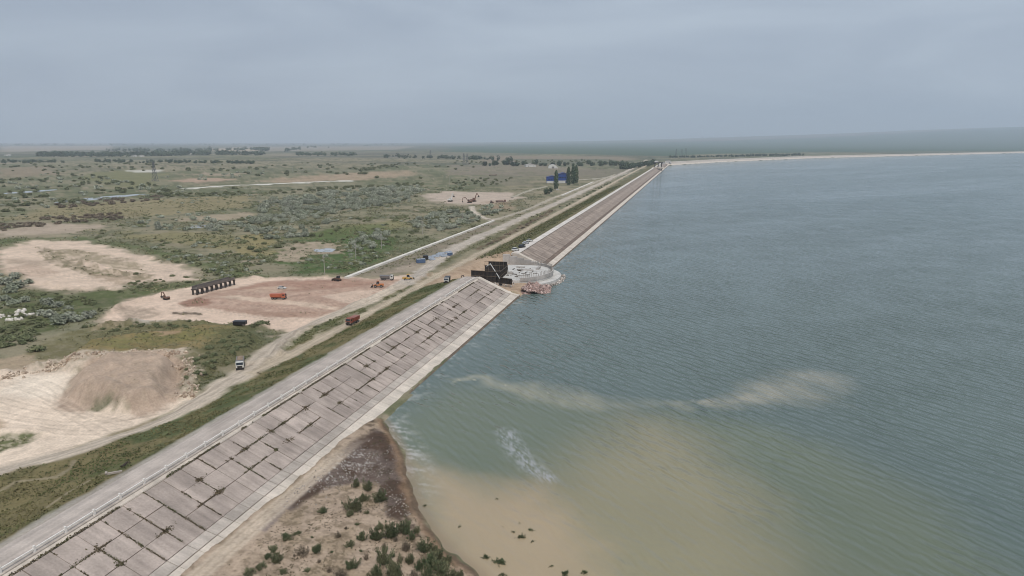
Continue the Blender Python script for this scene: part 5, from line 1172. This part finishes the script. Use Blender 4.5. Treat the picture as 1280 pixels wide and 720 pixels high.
for px_, py_, r_ in ((689, 708, .4), (706, 718, .75), (731, 716, .6)):
    x_, y_ = G(px_, py_, 0); plant('drowned_bush', TAMP[px_ % 4], x_, y_, -.2, r_, 1.0 * px_, 'drowned bush at the bottom edge', 'bush', 'drowned bushes at the bottom edge', .75, names=('stem', 'crown'))
# low weeds and debris over the sand
rg = np.random.default_rng(31); n = 9000
bx = rg.uniform(-69, -25, n); by = rg.uniform(62, 128, n); sdv = sdpoly(bx, by, BEACHP, 5); k = (sdv < -1.5) & (fbm(bx, by, 5, 4, 320) + rg.normal(0, .06, n) > .50) & (bx > -63.5 + .02 * (by - 60)); bx = bx[k]; by = by[k]
bz = height(bx, by); V, Fq = quads(np.c_[bx, by, bz + .06].repeat(5, 0) + rg.normal(0, .1, (len(bx) * 5, 3)) * [1, 1, .3], unit(rg.normal(size=(len(bx) * 5, 3)) * .7 + [0, 0, .8]), rg.uniform(.04, .11, len(bx) * 5), rg)
tag(link('beach_weeds', np_mesh('beach_weeds', V, Fq), M_WEED), 'thin dry weeds scattered over the beach sand', 'weeds', kind='stuff')
q0_ = GP([(452, 574), (430, 584), (405, 602), (478, 590), (494, 620), (498, 645), (470, 560), (380, 618)], .8); kk = rg.integers(0, len(q0_), 1500); bx = q0_[kk, 0] + rg.normal(0, 2.2, 1500); by = q0_[kk, 1] + rg.normal(0, 2.6, 1500)
k = (fbm(bx, by, 2.2, 3, 360) > .5) & (bx > -66.5) & (sdpoly(bx, by, BEACHP, 5) < -1.5); bx = bx[k]; by = by[k]; zb_ = dict(zip(zip(bx, by), height(bx, by)))
it = iter(zip(bx, by)); zz = dict(); me = stones(len(bx), lambda g_: next(it), lambda a, b: zb_[(a, b)], .04, .17, 33)
tag(link('pale_debris', me, leaf_mat('pale_stone', C(188, 178, 168), C(150, 140, 130), sc=1.5, noise=.3, isl=(.5, 1.3))), 'pale stones and debris strewn over the dark beach flat', 'debris', kind='stuff')

# broken rocks along the rim of the pit and beside the spoil heap
rg = np.random.default_rng(35); LN = smooth_line(GP([(8, 466), (45, 457), (80, 453), (110, 448), (150, 447), (205, 446), (225, 447), (236, 462), (238, 480), (228, 496)], 2.2), 2)
q = LN[rg.integers(0, len(LN), 900)] + rg.normal(0, 1.5, (900, 2)); q = q[fbm(q[:, 0], q[:, 1], 4, 3, 345) > .44]; zq = height(q[:, 0], q[:, 1]); it2 = iter(range(len(q))); st_ = [0]
def nxt(g_): st_[0] = next(it2); return q[st_[0]]
tag(link('rim_rocks', stones(len(q), nxt, lambda a, b: zq[st_[0]] - .1, .12, .6, 36), leaf_mat('pale_rock', C(206, 188, 168), C(168, 146, 126), sc=.9, noise=.35)), 'pale broken rocks along the rim of the sand pit', 'rocks', kind='stuff')
LN = GP([(0, 397), (18, 395), (30, 390), (40, 394), (22, 400)], 1); q = LN[rg.integers(0, len(LN), 90)] + rg.normal(0, 1.2, (90, 2)); zq = height(q[:, 0], q[:, 1]); it2 = iter(range(len(q)))
tag(link('rock_pile', stones(len(q), nxt, lambda a, b: zq[st_[0]], .25, .8, 37), simple('white_rock', C(222, 214, 204), .9, noise=.3)), 'white rock pile in the green hollow at the left edge', 'rocks', kind='stuff')

# ---- grass on the dam's downstream face
rg = np.random.default_rng(41); n = 34000
gy = rg.uniform(50, 262, n) ** 1.0; gx = rg.uniform(-124, -92.2, n); k = (fbm(gx, gy, 6, 3, 330) + rg.normal(0, .08, n) > .43) & (paint(gx, gy)[:, 0] < .20); gx = gx[k]; gy = gy[k]
g2 = rg.uniform(330, 900, 9000); g3 = rg.uniform(-107, -90, 9000); gx = np.r_[gx, g3]; gy = np.r_[gy, g2]; sc_ = np.where(gy > 300, 1.9, 1.0)
gz = height(gx, gy); m_ = 2; P_ = np.c_[gx, gy, gz + .12].repeat(m_, 0) + rg.normal(0, .14, (len(gx) * m_, 3)) * [1, 1, .3]
V, Fq = quads(P_, unit(rg.normal(size=P_.shape) * .6 + [0, 0, .9]), rg.uniform(.10, .24, len(P_)) * sc_.repeat(m_), rg)
M_GRASS = leaf_mat('slope_grass', C(94, 100, 64), C(116, 110, 76), sc=.12, noise=.3)
tag(link('slope_grass', np_mesh('slope_grass', V, Fq), M_GRASS), 'rough green grass on the outer slope of the dam', 'grass', kind='stuff')

# ---- bushes of the plain
SILP = [proto('silver_bush', 1.0, 1.15, 420, .17, 420 + i, M_SILV, 7, 5, .05, .9) for i in range(5)]
GRNP = [proto('green_bush', 1.0, .95, 360, .17, 430 + i, M_GRN, 6, 5, .05, .8) for i in range(5)]
BUSH = []                                           # x, y, radius, kind, zone
def scatter(pts, n, r0, r1, kind, seed, zone, clump=0):
    rg = np.random.default_rng(seed); P = GP(pts, 1); out_ = 0; tries = 0
    while out_ < n and tries < n * 40:
        tries += 1; q = rg.uniform(P.min(0), P.max(0))
        if sdpoly(np.array([q[0]]), np.array([q[1]]), P, 1)[0] > 0: continue
        if clump and vn(np.array([q[0] / clump]), np.array([q[1] / clump]), seed)[0] < .5: continue
        BUSH.append((q[0], q[1], rg.uniform(r0, r1), kind, zone)); out_ += 1
T1 = [(318, 264), (335, 251), (400, 241), (520, 233), (532, 238), (512, 252), (440, 263), (400, 270), (330, 269)]
scatter(T1, 330, 2.4, 4.4, 0, 501, 'thicket')
scatter(T1, 26, 2.2, 3.6, 1, 502, 'thicket')
scatter([(335, 240), (420, 234), (530, 229), (532, 232), (420, 238), (336, 243)], 60, 2.2, 3.6, 1, 503, 'hedge')
scatter([(518, 278), (545, 266), (598, 262), (612, 269), (590, 279), (550, 289), (520, 287)], 85, 1.8, 3.4, 0, 504, 'canal thicket')
scatter([(512, 278), (545, 264), (590, 259), (600, 264), (540, 275)], 16, 1.8, 3.0, 1, 505, 'canal thicket')
scatter([(432, 302), (470, 288), (502, 283), (482, 302), (456, 320), (432, 313)], 36, 1.5, 2.8, 0, 506, 'reed hollow')
scatter([(420, 298), (470, 284), (520, 284), (540, 296), (480, 315), (440, 325)], 46, .9, 2.0, 1, 507, 'reed hollow')
scatter([(596, 257), (620, 255), (633, 262), (616, 271), (602, 265)], 20, 1.8, 3.2, 0, 508, 'sand lot clump')
scatter([(300, 272), (400, 266), (465, 276), (420, 292), (320, 302), (296, 290)], 95, 1.6, 3.2, 0, 509, 'middle scrub', 16)
scatter([(300, 272), (400, 266), (465, 276), (420, 292), (320, 330), (296, 300)], 60, 1.0, 2.4, 1, 510, 'middle scrub', 14)
scatter([(160, 282), (200, 272), (240, 268), (330, 276), (300, 292), (200, 288)], 50, 1.4, 3.0, 0, 511, 'middle scrub', 14)
scatter([(0, 282), (60, 272), (150, 268), (160, 274), (60, 282), (0, 290)], 56, 1.8, 3.2, 2, 512, 'brown hedge', 0)
scatter([(0, 225), (80, 215), (210, 232), (300, 236), (300, 244), (170, 250), (60, 262), (0, 268)], 150, 2.0, 4.2, 1, 513, 'left plain', 40)
scatter([(0, 225), (80, 215), (210, 232), (300, 236), (300, 244), (170, 250), (60, 262), (0, 268)], 60, 2.0, 4.2, 0, 514, 'left plain', 36)
scatter([(70, 256), (130, 249), (200, 245), (205, 249), (130, 257), (75, 262)], 36, 2, 3.8, 2, 515, 'pond hedge')
scatter([(190, 243), (300, 240), (330, 240), (300, 244), (200, 247)], 40, 2, 3.4, 1, 516, 'pond hedge')
scatter([(0, 203), (300, 203), (560, 206), (640, 214), (560, 224), (320, 222), (200, 214), (0, 215)], 130, 3.0, 5.5, 1, 517, 'far plain', 90)
scatter([(200, 222), (330, 214), (330, 221), (260, 226)], 26, 2.5, 4.5, 0, 518, 'far plain')
scatter([(440, 213), (500, 204), (500, 211), (450, 214)], 40, 3.0, 5.0, 1, 519, 'far plain')
scatter([(550, 206), (640, 204), (790, 205), (790, 200), (560, 201)], 60, 3.0, 5.0, 1, 520, 'far plain')
scatter([(560, 225), (640, 222), (640, 230), (560, 238)], 46, 1.8, 3.4, 1, 521, 'behind the sand lot')
scatter([(210, 285), (330, 285), (340, 340), (240, 312)], 26, .7, 1.6, 1, 522, 'middle scrub', 8)
scatter([(596, 314), (640, 291), (700, 258), (702, 261), (650, 291), (604, 318)], 46, .6, 1.2, 2, 523, 'track verge')
scatter([(700, 262), (760, 228), (764, 230), (706, 264)], 30, .9, 1.8, 1, 524, 'track verge')
scatter([(0, 410), (40, 400), (62, 412), (30, 432), (0, 440)], 40, .9, 2.0, 1, 525, 'left hollow')
scatter([(0, 372), (55, 366), (110, 372), (130, 390), (60, 402), (0, 395)], 70, .8, 1.6, 1, 526, 'left hollow')
scatter([(150, 352), (225, 345), (262, 351), (200, 362), (150, 370)], 30, .6, 1.3, 1, 527, 'left hollow')
scatter([(100, 410), (190, 404), (240, 405), (238, 410), (120, 416)], 26, .5, 1.2, 1, 528, 'yard edge')
scatter([(228, 470), (262, 442), (300, 420), (326, 420), (300, 448), (240, 496)], 60, .4, 1.1, 1, 529, 'pit edge')
scatter([(345, 442), (372, 418), (430, 392), (430, 398), (370, 436)], 30, .3, .8, 1, 530, 'track verge')
scatter([(170, 500), (262, 450), (470, 340), (470, 345), (270, 452)], 0, .3, .8, 1, 531, 'track verge')
for px_, py_, r_ in ((8, 352, 3.2), (22, 356, 3.4), (14, 362, 2.6), (36, 350, 2.2), (20, 344, 2.4), (58, 378, 2.7), (72, 380, 2.2), (86, 384, 1.6), (62, 392, 2.4), (78, 400, 3.3), (86, 396, 2.6), (96, 398, 2.2), (108, 394, 2.2), (52, 390, 1.8), (18, 378, 2.4), (30, 374, 2.0), (6, 372, 2.2), (116, 390, 1.6)):
    x_, y_ = G(px_, py_ + 4, 1); BUSH.append((x_, y_, r_, 0, 'left hollow'))
for px_, py_, r_ in ((46, 437, 2.2), (325, 407, 2.3), (331, 405, 1.9), (318, 408, 1.3), (210, 320, 1.6), (203, 300, 1.6), (253, 299, 1.8), (175, 300, 1.2), (615, 268, 1.5), (622, 266, 1.2), (598, 276, 1.8), (170, 342, 1.2), (215, 343, 1.4), (234, 418, 1.0), (272, 342, 2.0)):
    x_, y_ = G(px_, py_ + 2, 1); BUSH.append((x_, y_, r_, 1, 'lone'))
BX = np.array([b[:3] for b in BUSH]); bz = height(BX[:, 0], BX[:, 1]); app = BX[:, 2] / np.hypot(BX[:, 0], BX[:, 1])
# keep the tracks, the canal and the ponds clear
clear = np.ones(len(BX), bool)
for nm, P, hw, col in ROADS: d, _ = sdline(BX[:, 0], BX[:, 1], P, 20); clear &= d > hw + .4 * BX[:, 2]
ZN = {'thicket': ('silver bush in the big thicket', 'green bush in the big thicket'), 'canal thicket': ('silver bush in the thicket at the canal end', 'green bush behind the canal thicket'),
      'reed hollow': ('silver bush in the green reed hollow', 'small green bush in the reed hollow'), 'sand lot clump': ('silver bush below the sand lot', 'green bush below the sand lot'),
      'middle scrub': ('silver bush in the loose middle scrub', 'green bush in the loose middle scrub'), 'left plain': ('pale bush around the left ponds', 'dark bush around the left ponds'),
      'left hollow': ('silver willow in the left green hollow', 'green bush in the left hollow'), 'lone': ('x', 'dark green bush standing alone'),
      'far plain': ('pale bush far out on the plain', 'dark bush far out on the plain'), 'hedge': ('', 'green bush in the hedge behind the thicket'), 'pond hedge': ('', 'dark bush in the hedge by the pond', 'brown bush in the hedge by the pond'),
      'brown hedge': ('', '', 'brown bush in the hedge above the sand'), 'behind the sand lot': ('', 'green bush behind the sand lot'), 'track verge': ('', 'low green bush beside the berm track', 'low brown bush between the two tracks'),
      'yard edge': ('', 'small bush along the yard edge'), 'pit edge': ('', 'small bush beside the spoil heap')}
PROT = {0: SILP, 1: GRNP, 2: [proto('brown_hedge_bush', 1.0, .9, 320, .17, 440 + i, M_BRB, 6, 4, .05) for i in range(3)]}
for kd in (0, 1, 2):
    ii = np.array([i for i, b in enumerate(BUSH) if b[3] == kd and clear[i]]); ii = ii[np.argsort(-app[ii])]
    for q, i in enumerate(ii[:290]):
        x_, y_, r_, _, zn = BUSH[i]; pr = PROT[kd][i % len(PROT[kd])]
        plant(('silver_bush', 'green_bush', 'brown_bush')[kd], pr, x_, y_, bz[i] - .1, r_, (i * 2.399) % 6.28, ZN[zn][kd], 'bush', ('silver bushes: ', 'green bushes: ', 'brown bushes: ')[kd] + zn, (.72 if kd else .85) + .3 * ((i * .618) % 1), parts=r_ > 1.0 and app[i] > .0035, names=('stem', 'crown'))
    rest = ii[290:]
    REST = [(None, None, crown(1.0, .95, 150, .25, np.random.default_rng(495 + i), 7)) for i in range(5)]
    if len(rest): joined(('silver_scrub', 'green_scrub', 'brown_scrub')[kd], (M_SILV, M_GRN, M_BRB)[kd], REST, BX[rest, 0], BX[rest, 1], bz[rest] - .1, BX[rest, 2], ('distant silver scrub', 'distant dark green scrub', 'distant brown scrub')[kd] + ' over the plain', 'scrub', 60 + kd)
# ---- low scrub that runs together between the bushes
rg = np.random.default_rng(71); n = 14000; LOWS = [(None, None, crown(1.0, .7, 110, .24, np.random.default_rng(490 + i), 6)) for i in range(5)]
ang = rg.uniform(R(-56), R(-18), n); rr = 210 * (1000 / 210) ** rg.uniform(0, 1, n); tx = rr * np.sin(ang); ty = rr * np.cos(ang)
k = (tx < -160) & (fbm(tx * .7, ty * 1.2, 60, 4, 350) + .5 * (fbm(tx, ty, 14, 3, 351) - .5) > .60); tx = tx[k]; ty = ty[k]; k = paint(tx, ty)[:, 0] < .25; tx = tx[k][:1150]; ty = ty[k][:1150]
half = len(tx) // 3
joined('low_green_scrub', M_GRN, LOWS, tx[half:], ty[half:], height(tx[half:], ty[half:]) - .1, rg.uniform(.8, 2.2, len(tx) - half), 'low green scrub running together over the plain', 'scrub', 72)
joined('low_silver_scrub', M_SILV, LOWS, tx[:half], ty[:half], height(tx[:half], ty[:half]) - .1, rg.uniform(.8, 2.2, half), 'low silver scrub running together over the plain', 'scrub', 73)
# ---- low rough growth over the plain: grass tussocks and herbs too many to count
rg = np.random.default_rng(51); n = 60000
ang = rg.uniform(R(-58), R(-12), n); rr = 130 * (900 / 130) ** rg.uniform(0, 1, n); tx = rr * np.sin(ang); ty = rr * np.cos(ang)
k = (tx < -119) & ((fbm(tx, ty, 22, 4, 71) + .4 * fbm(tx, ty, 5, 3, 340)) + rg.normal(0, .05, n) > .70); tx = tx[k]; ty = ty[k]
cc = paint(tx, ty); k = (cc[:, 0] + rg.normal(0, .04, len(cc)) < .30); tx = tx[k]; ty = ty[k]; rr = np.hypot(tx, ty)
for nm, P, hw, col in ROADS: pass
tz = height(tx, ty); s_ = rg.uniform(.25, .6, len(tx)) * np.clip(rr / 330, .6, 1.7); P_ = np.c_[tx, ty, tz].repeat(3, 0); s3 = s_.repeat(3)
P_ = P_ + rg.normal(0, 1, P_.shape) * s3[:, None] * [.7, .7, .2] + np.c_[s3 * 0, s3 * 0, s3 * .35]
V, Fq = quads(P_, unit(rg.normal(size=P_.shape) * .6 + [0, 0, .9]), s3 * .75, rg)
M_TUS = leaf_mat('tussock_grass', C(116, 118, 86), C(146, 138, 108), sc=.05, noise=.3)
tag(link('tussock_grass', np_mesh('tussock_grass', V, Fq), M_TUS), 'rough grass tussocks and herbs over the plain', 'grass', kind='stuff')

# ---- trees
POPP = [proto('poplar', .14, 1.0, 700, .035, 450 + i, M_DGRN, 1, 1, .012) for i in range(2)]
def poplar_mesh(seed):
    rg = np.random.default_rng(seed); n = 900; h = rg.uniform(.06, 1, n); rad = .135 * np.sqrt(np.clip(np.sin(np.pi * h ** .75), 0, 1)) * rg.uniform(.5, 1.1, n); a = rg.uniform(0, 6.28, n)
    P = np.c_[rad * np.cos(a), rad * np.sin(a), h]; V, Fq = quads(P, unit(np.c_[np.cos(a), np.sin(a), .3 + 0 * a] + rg.normal(0, .5, (n, 3))), rg.uniform(.02, .045, n), rg)
    me = np_mesh('poplar_crown', V, Fq); me.materials.append(M_DGRN); st = MB().tube((0, 0, -.02), (0, 0, .8), .018, .004, 6).mesh('poplar_trunk'); st.materials.append(M_STEM); return me, st, (V, Fq)
PM = [poplar_mesh(i) for i in (461, 462)]
for i, (px_, py_, h_, nm) in enumerate(((695, 237, 25, 'lone tall poplar in front of the blue building'), (710.5, 231.5, 26, 'left poplar of the close group right of the blue building'), (716.5, 230, 28, 'middle poplar of the close group right of the blue building'), (720, 229, 27, 'right poplar of the close group right of the blue building'))):
    x_, y_ = G(px_, py_, 1); plant('poplar', PM[i % 2], x_, y_, .6, h_, i * 1.3, nm, 'tree', 'poplars by the blue building')
TREP = [proto('tree', .5, 1.0, 420, .09, 470 + i, M_DGRN, 8, 4, .02) for i in range(4)]
def tree(px_, py_, h_, label, group, wdt=1.0):
    x_, y_ = G(px_, py_, 1); t = plant('broadleaf_tree', TREP[random.randrange(4)], x_, y_, hz1(x_, y_) - .2, h_, random.uniform(0, 6), label, 'tree', group); t.scale.x *= wdt; t.scale.y *= wdt
rt = random.Random(5)
for k in range(40):
    u = k / 39; tree(606 + 178 * u + rt.uniform(-3, 3), 207.0 + rt.uniform(-1.5, 1.0), rt.uniform(8, 15), 'dark tree behind the blue building', 'tree row behind the blue building', rt.uniform(.9, 1.4))
for k in range(26):
    u = k / 25; tree(779 + 38 * u + rt.uniform(-2, 2), 211.5 - 4.5 * u + rt.uniform(-1.5, 1.0), rt.uniform(9, 14), 'dark tree in the grove by the gate tower', 'grove by the gate tower', rt.uniform(1.0, 1.4))
for px_, py_, h_ in ((684, 243, 8), (688, 240, 6)): tree(px_, py_, h_, 'small dark tree beside the tiny white hut', 'trees by the white hut')
for k in range(60):
    u = k / 59; tree(838 + 166 * u + rt.uniform(-1, 1), 197.3 - 3.0 * u + rt.uniform(-.4, .2), rt.uniform(6, 9.5) * (1 + .3 * u), 'dark tree behind the far dam wing', 'tree line behind the far wing', rt.uniform(1.0, 1.6))
def belt(name, pts, n, h0, h1, label, seed):
    rg = np.random.default_rng(seed); P = np.array(pts, float); t_ = rg.uniform(0, len(P) - 1, n); px_ = np.interp(t_, np.arange(len(P)), P[:, 0]) + rg.normal(0, 1.5, n); py_ = np.interp(t_, np.arange(len(P)), P[:, 1]) + rg.normal(0, .55, n)
    k = fbm(px_, px_ * 0, 14, 3, seed) > .36; px_ = px_[k]; py_ = np.maximum(py_[k], 178.8); Q = np.array([G(a, b, 2) for a, b in zip(px_, py_)])
    V0 = [(None, None, (v[::1], f)) for v, f in SMALL]
    joined(name, M_DGRN, V0, Q[:, 0], Q[:, 1], height(Q[:, 0], Q[:, 1]) - .3, rg.uniform(h0, h1, len(Q)), label, 'trees', seed)
SMALL = [crown(.6, 1.0, 70, .17, np.random.default_rng(480 + i), 5) for i in range(4)]
belt('far_tree_belt', [(45, 195), (110, 195), (180, 194.5), (240, 193), (335, 193)], 620, 10, 20, 'long dark tree belt across the left plain', 601)
belt('far_woods', [(130, 188.5), (230, 189), (320, 187), (335, 188)], 200, 12, 22, 'scattered woods beyond the tree belt', 602)
belt('far_tree_row', [(370, 193.5), (400, 193.5), (460, 194.5)], 110, 9, 16, 'dark tree row right of the belt', 603)
belt('far_field_trees', [(480, 196), (560, 198), (640, 201)], 80, 8, 15, 'loose trees along the field edge', 604)
belt('horizon_trees', [(0, 181), (100, 180.5), (300, 180.5), (520, 180.5)], 420, 14, 30, 'thin bluish tree lines near the left horizon', 605)
belt('slanting_tree_row', [(350, 190), (370, 187), (385, 184), (470, 182)], 120, 12, 20, 'tree row slanting away over the tan fields', 606)
belt('far_right_trees', [(870, 178.5), (900, 178.5), (990, 179)], 120, 22, 40, 'thin tree line on the far right plain', 607)
belt('hedge_band', [(0, 203), (120, 202), (230, 203), (320, 204)], 300, 5, 9, 'dark scrub band below the tree belt', 608)

# ---- ponds
M_POND = simple('pond_water', C(180, 182, 182), .10, noise=.1, scale=.05, spec=.6)
for px_, py_, w_, d_, lab, seed in ((129, 247.5, 52, 40, 0, 1), (34, 240, 34, 34, 0, 2), (246, 283.5, 14, 10, 0, 3), (406, 313, 9, 6.5, 0, 4), (145, 245.5, 26, 9, 0, 5)):
    x_, y_ = G(px_, py_, 1); ppx = 853 / math.hypot(x_, y_); rg = np.random.default_rng(seed); n = 40; V = []
    wm_ = {1: 14, 2: 11, 3: 6, 4: 6.5, 5: 9}[seed]; dm_ = {1: 62, 2: 42, 3: 10, 4: 6, 5: 16}[seed]
    for i in range(n):
        a = 2 * math.pi * i / n; q = 1 + .5 * (vn(np.array([math.cos(a) * 1.7 + seed * 9]), np.array([math.sin(a) * 1.7]), 5)[0] - .5)
        V.append((x_ + wm_ * q * math.cos(a + YAW), y_ + dm_ * q * math.sin(a), 0))
    zs = height(np.array([v[0] for v in V] + [x_]), np.array([v[1] for v in V] + [y_])).max() + .06
    o = prism([(v[0], v[1]) for v in V], zs - 1.5, zs).build('pond', M_POND); tag(o, kind='structure')

# ---- tell look-alikes apart by their place: rows from the front, then from the left
def place_labels():
    by = {}
    for o in COL.objects:
        if o.parent is None and o.get('group') and o.get('label'): by.setdefault(o['label'], []).append(o)
    c_, s_ = math.cos(YAW), math.sin(YAW)
    ORD = 'first second third fourth fifth sixth seventh eighth ninth tenth eleventh twelfth thirteenth fourteenth fifteenth sixteenth'.split()
    def ordn(n): return ORD[n - 1]
    for lab, os_ in by.items():
        if len(os_) < 2: continue
        rows = max(1, math.ceil(len(os_) / 14)); os_.sort(key=lambda o: -o.location.x * s_ + o.location.y * c_)
        per = math.ceil(len(os_) / rows)
        for r_ in range(rows):
            row = os_[r_ * per:(r_ + 1) * per]
            row.sort(key=lambda o: (o.location.x * c_ + o.location.y * s_) / (-o.location.x * s_ + o.location.y * c_))
            for i, o in enumerate(row):
                o['label'] = lab + (', %s row back' % ordn(r_ + 1) if rows > 1 else '') + ', %s from left' % ordn(i + 1)
place_labels()
# ================================================================== THE AIR
hm = bpy.data.materials.new('haze'); hm.use_nodes = True; t = hm.node_tree; t.nodes.clear()
o = nd(t, 'ShaderNodeOutputMaterial'); v = nd(t, 'ShaderNodeVolumePrincipled')
v.inputs['Color'].default_value = (.80, .885, 1.0, 1); v.inputs['Density'].default_value = 9e-5; v.inputs['Anisotropy'].default_value = 0.1
t.links.new(v.outputs[0], o.inputs['Volume'])
HB = MB().box(-62000, 62000, -62000, 62000, -9, 760).build('haze', hm); tag(HB, kind='stuff')
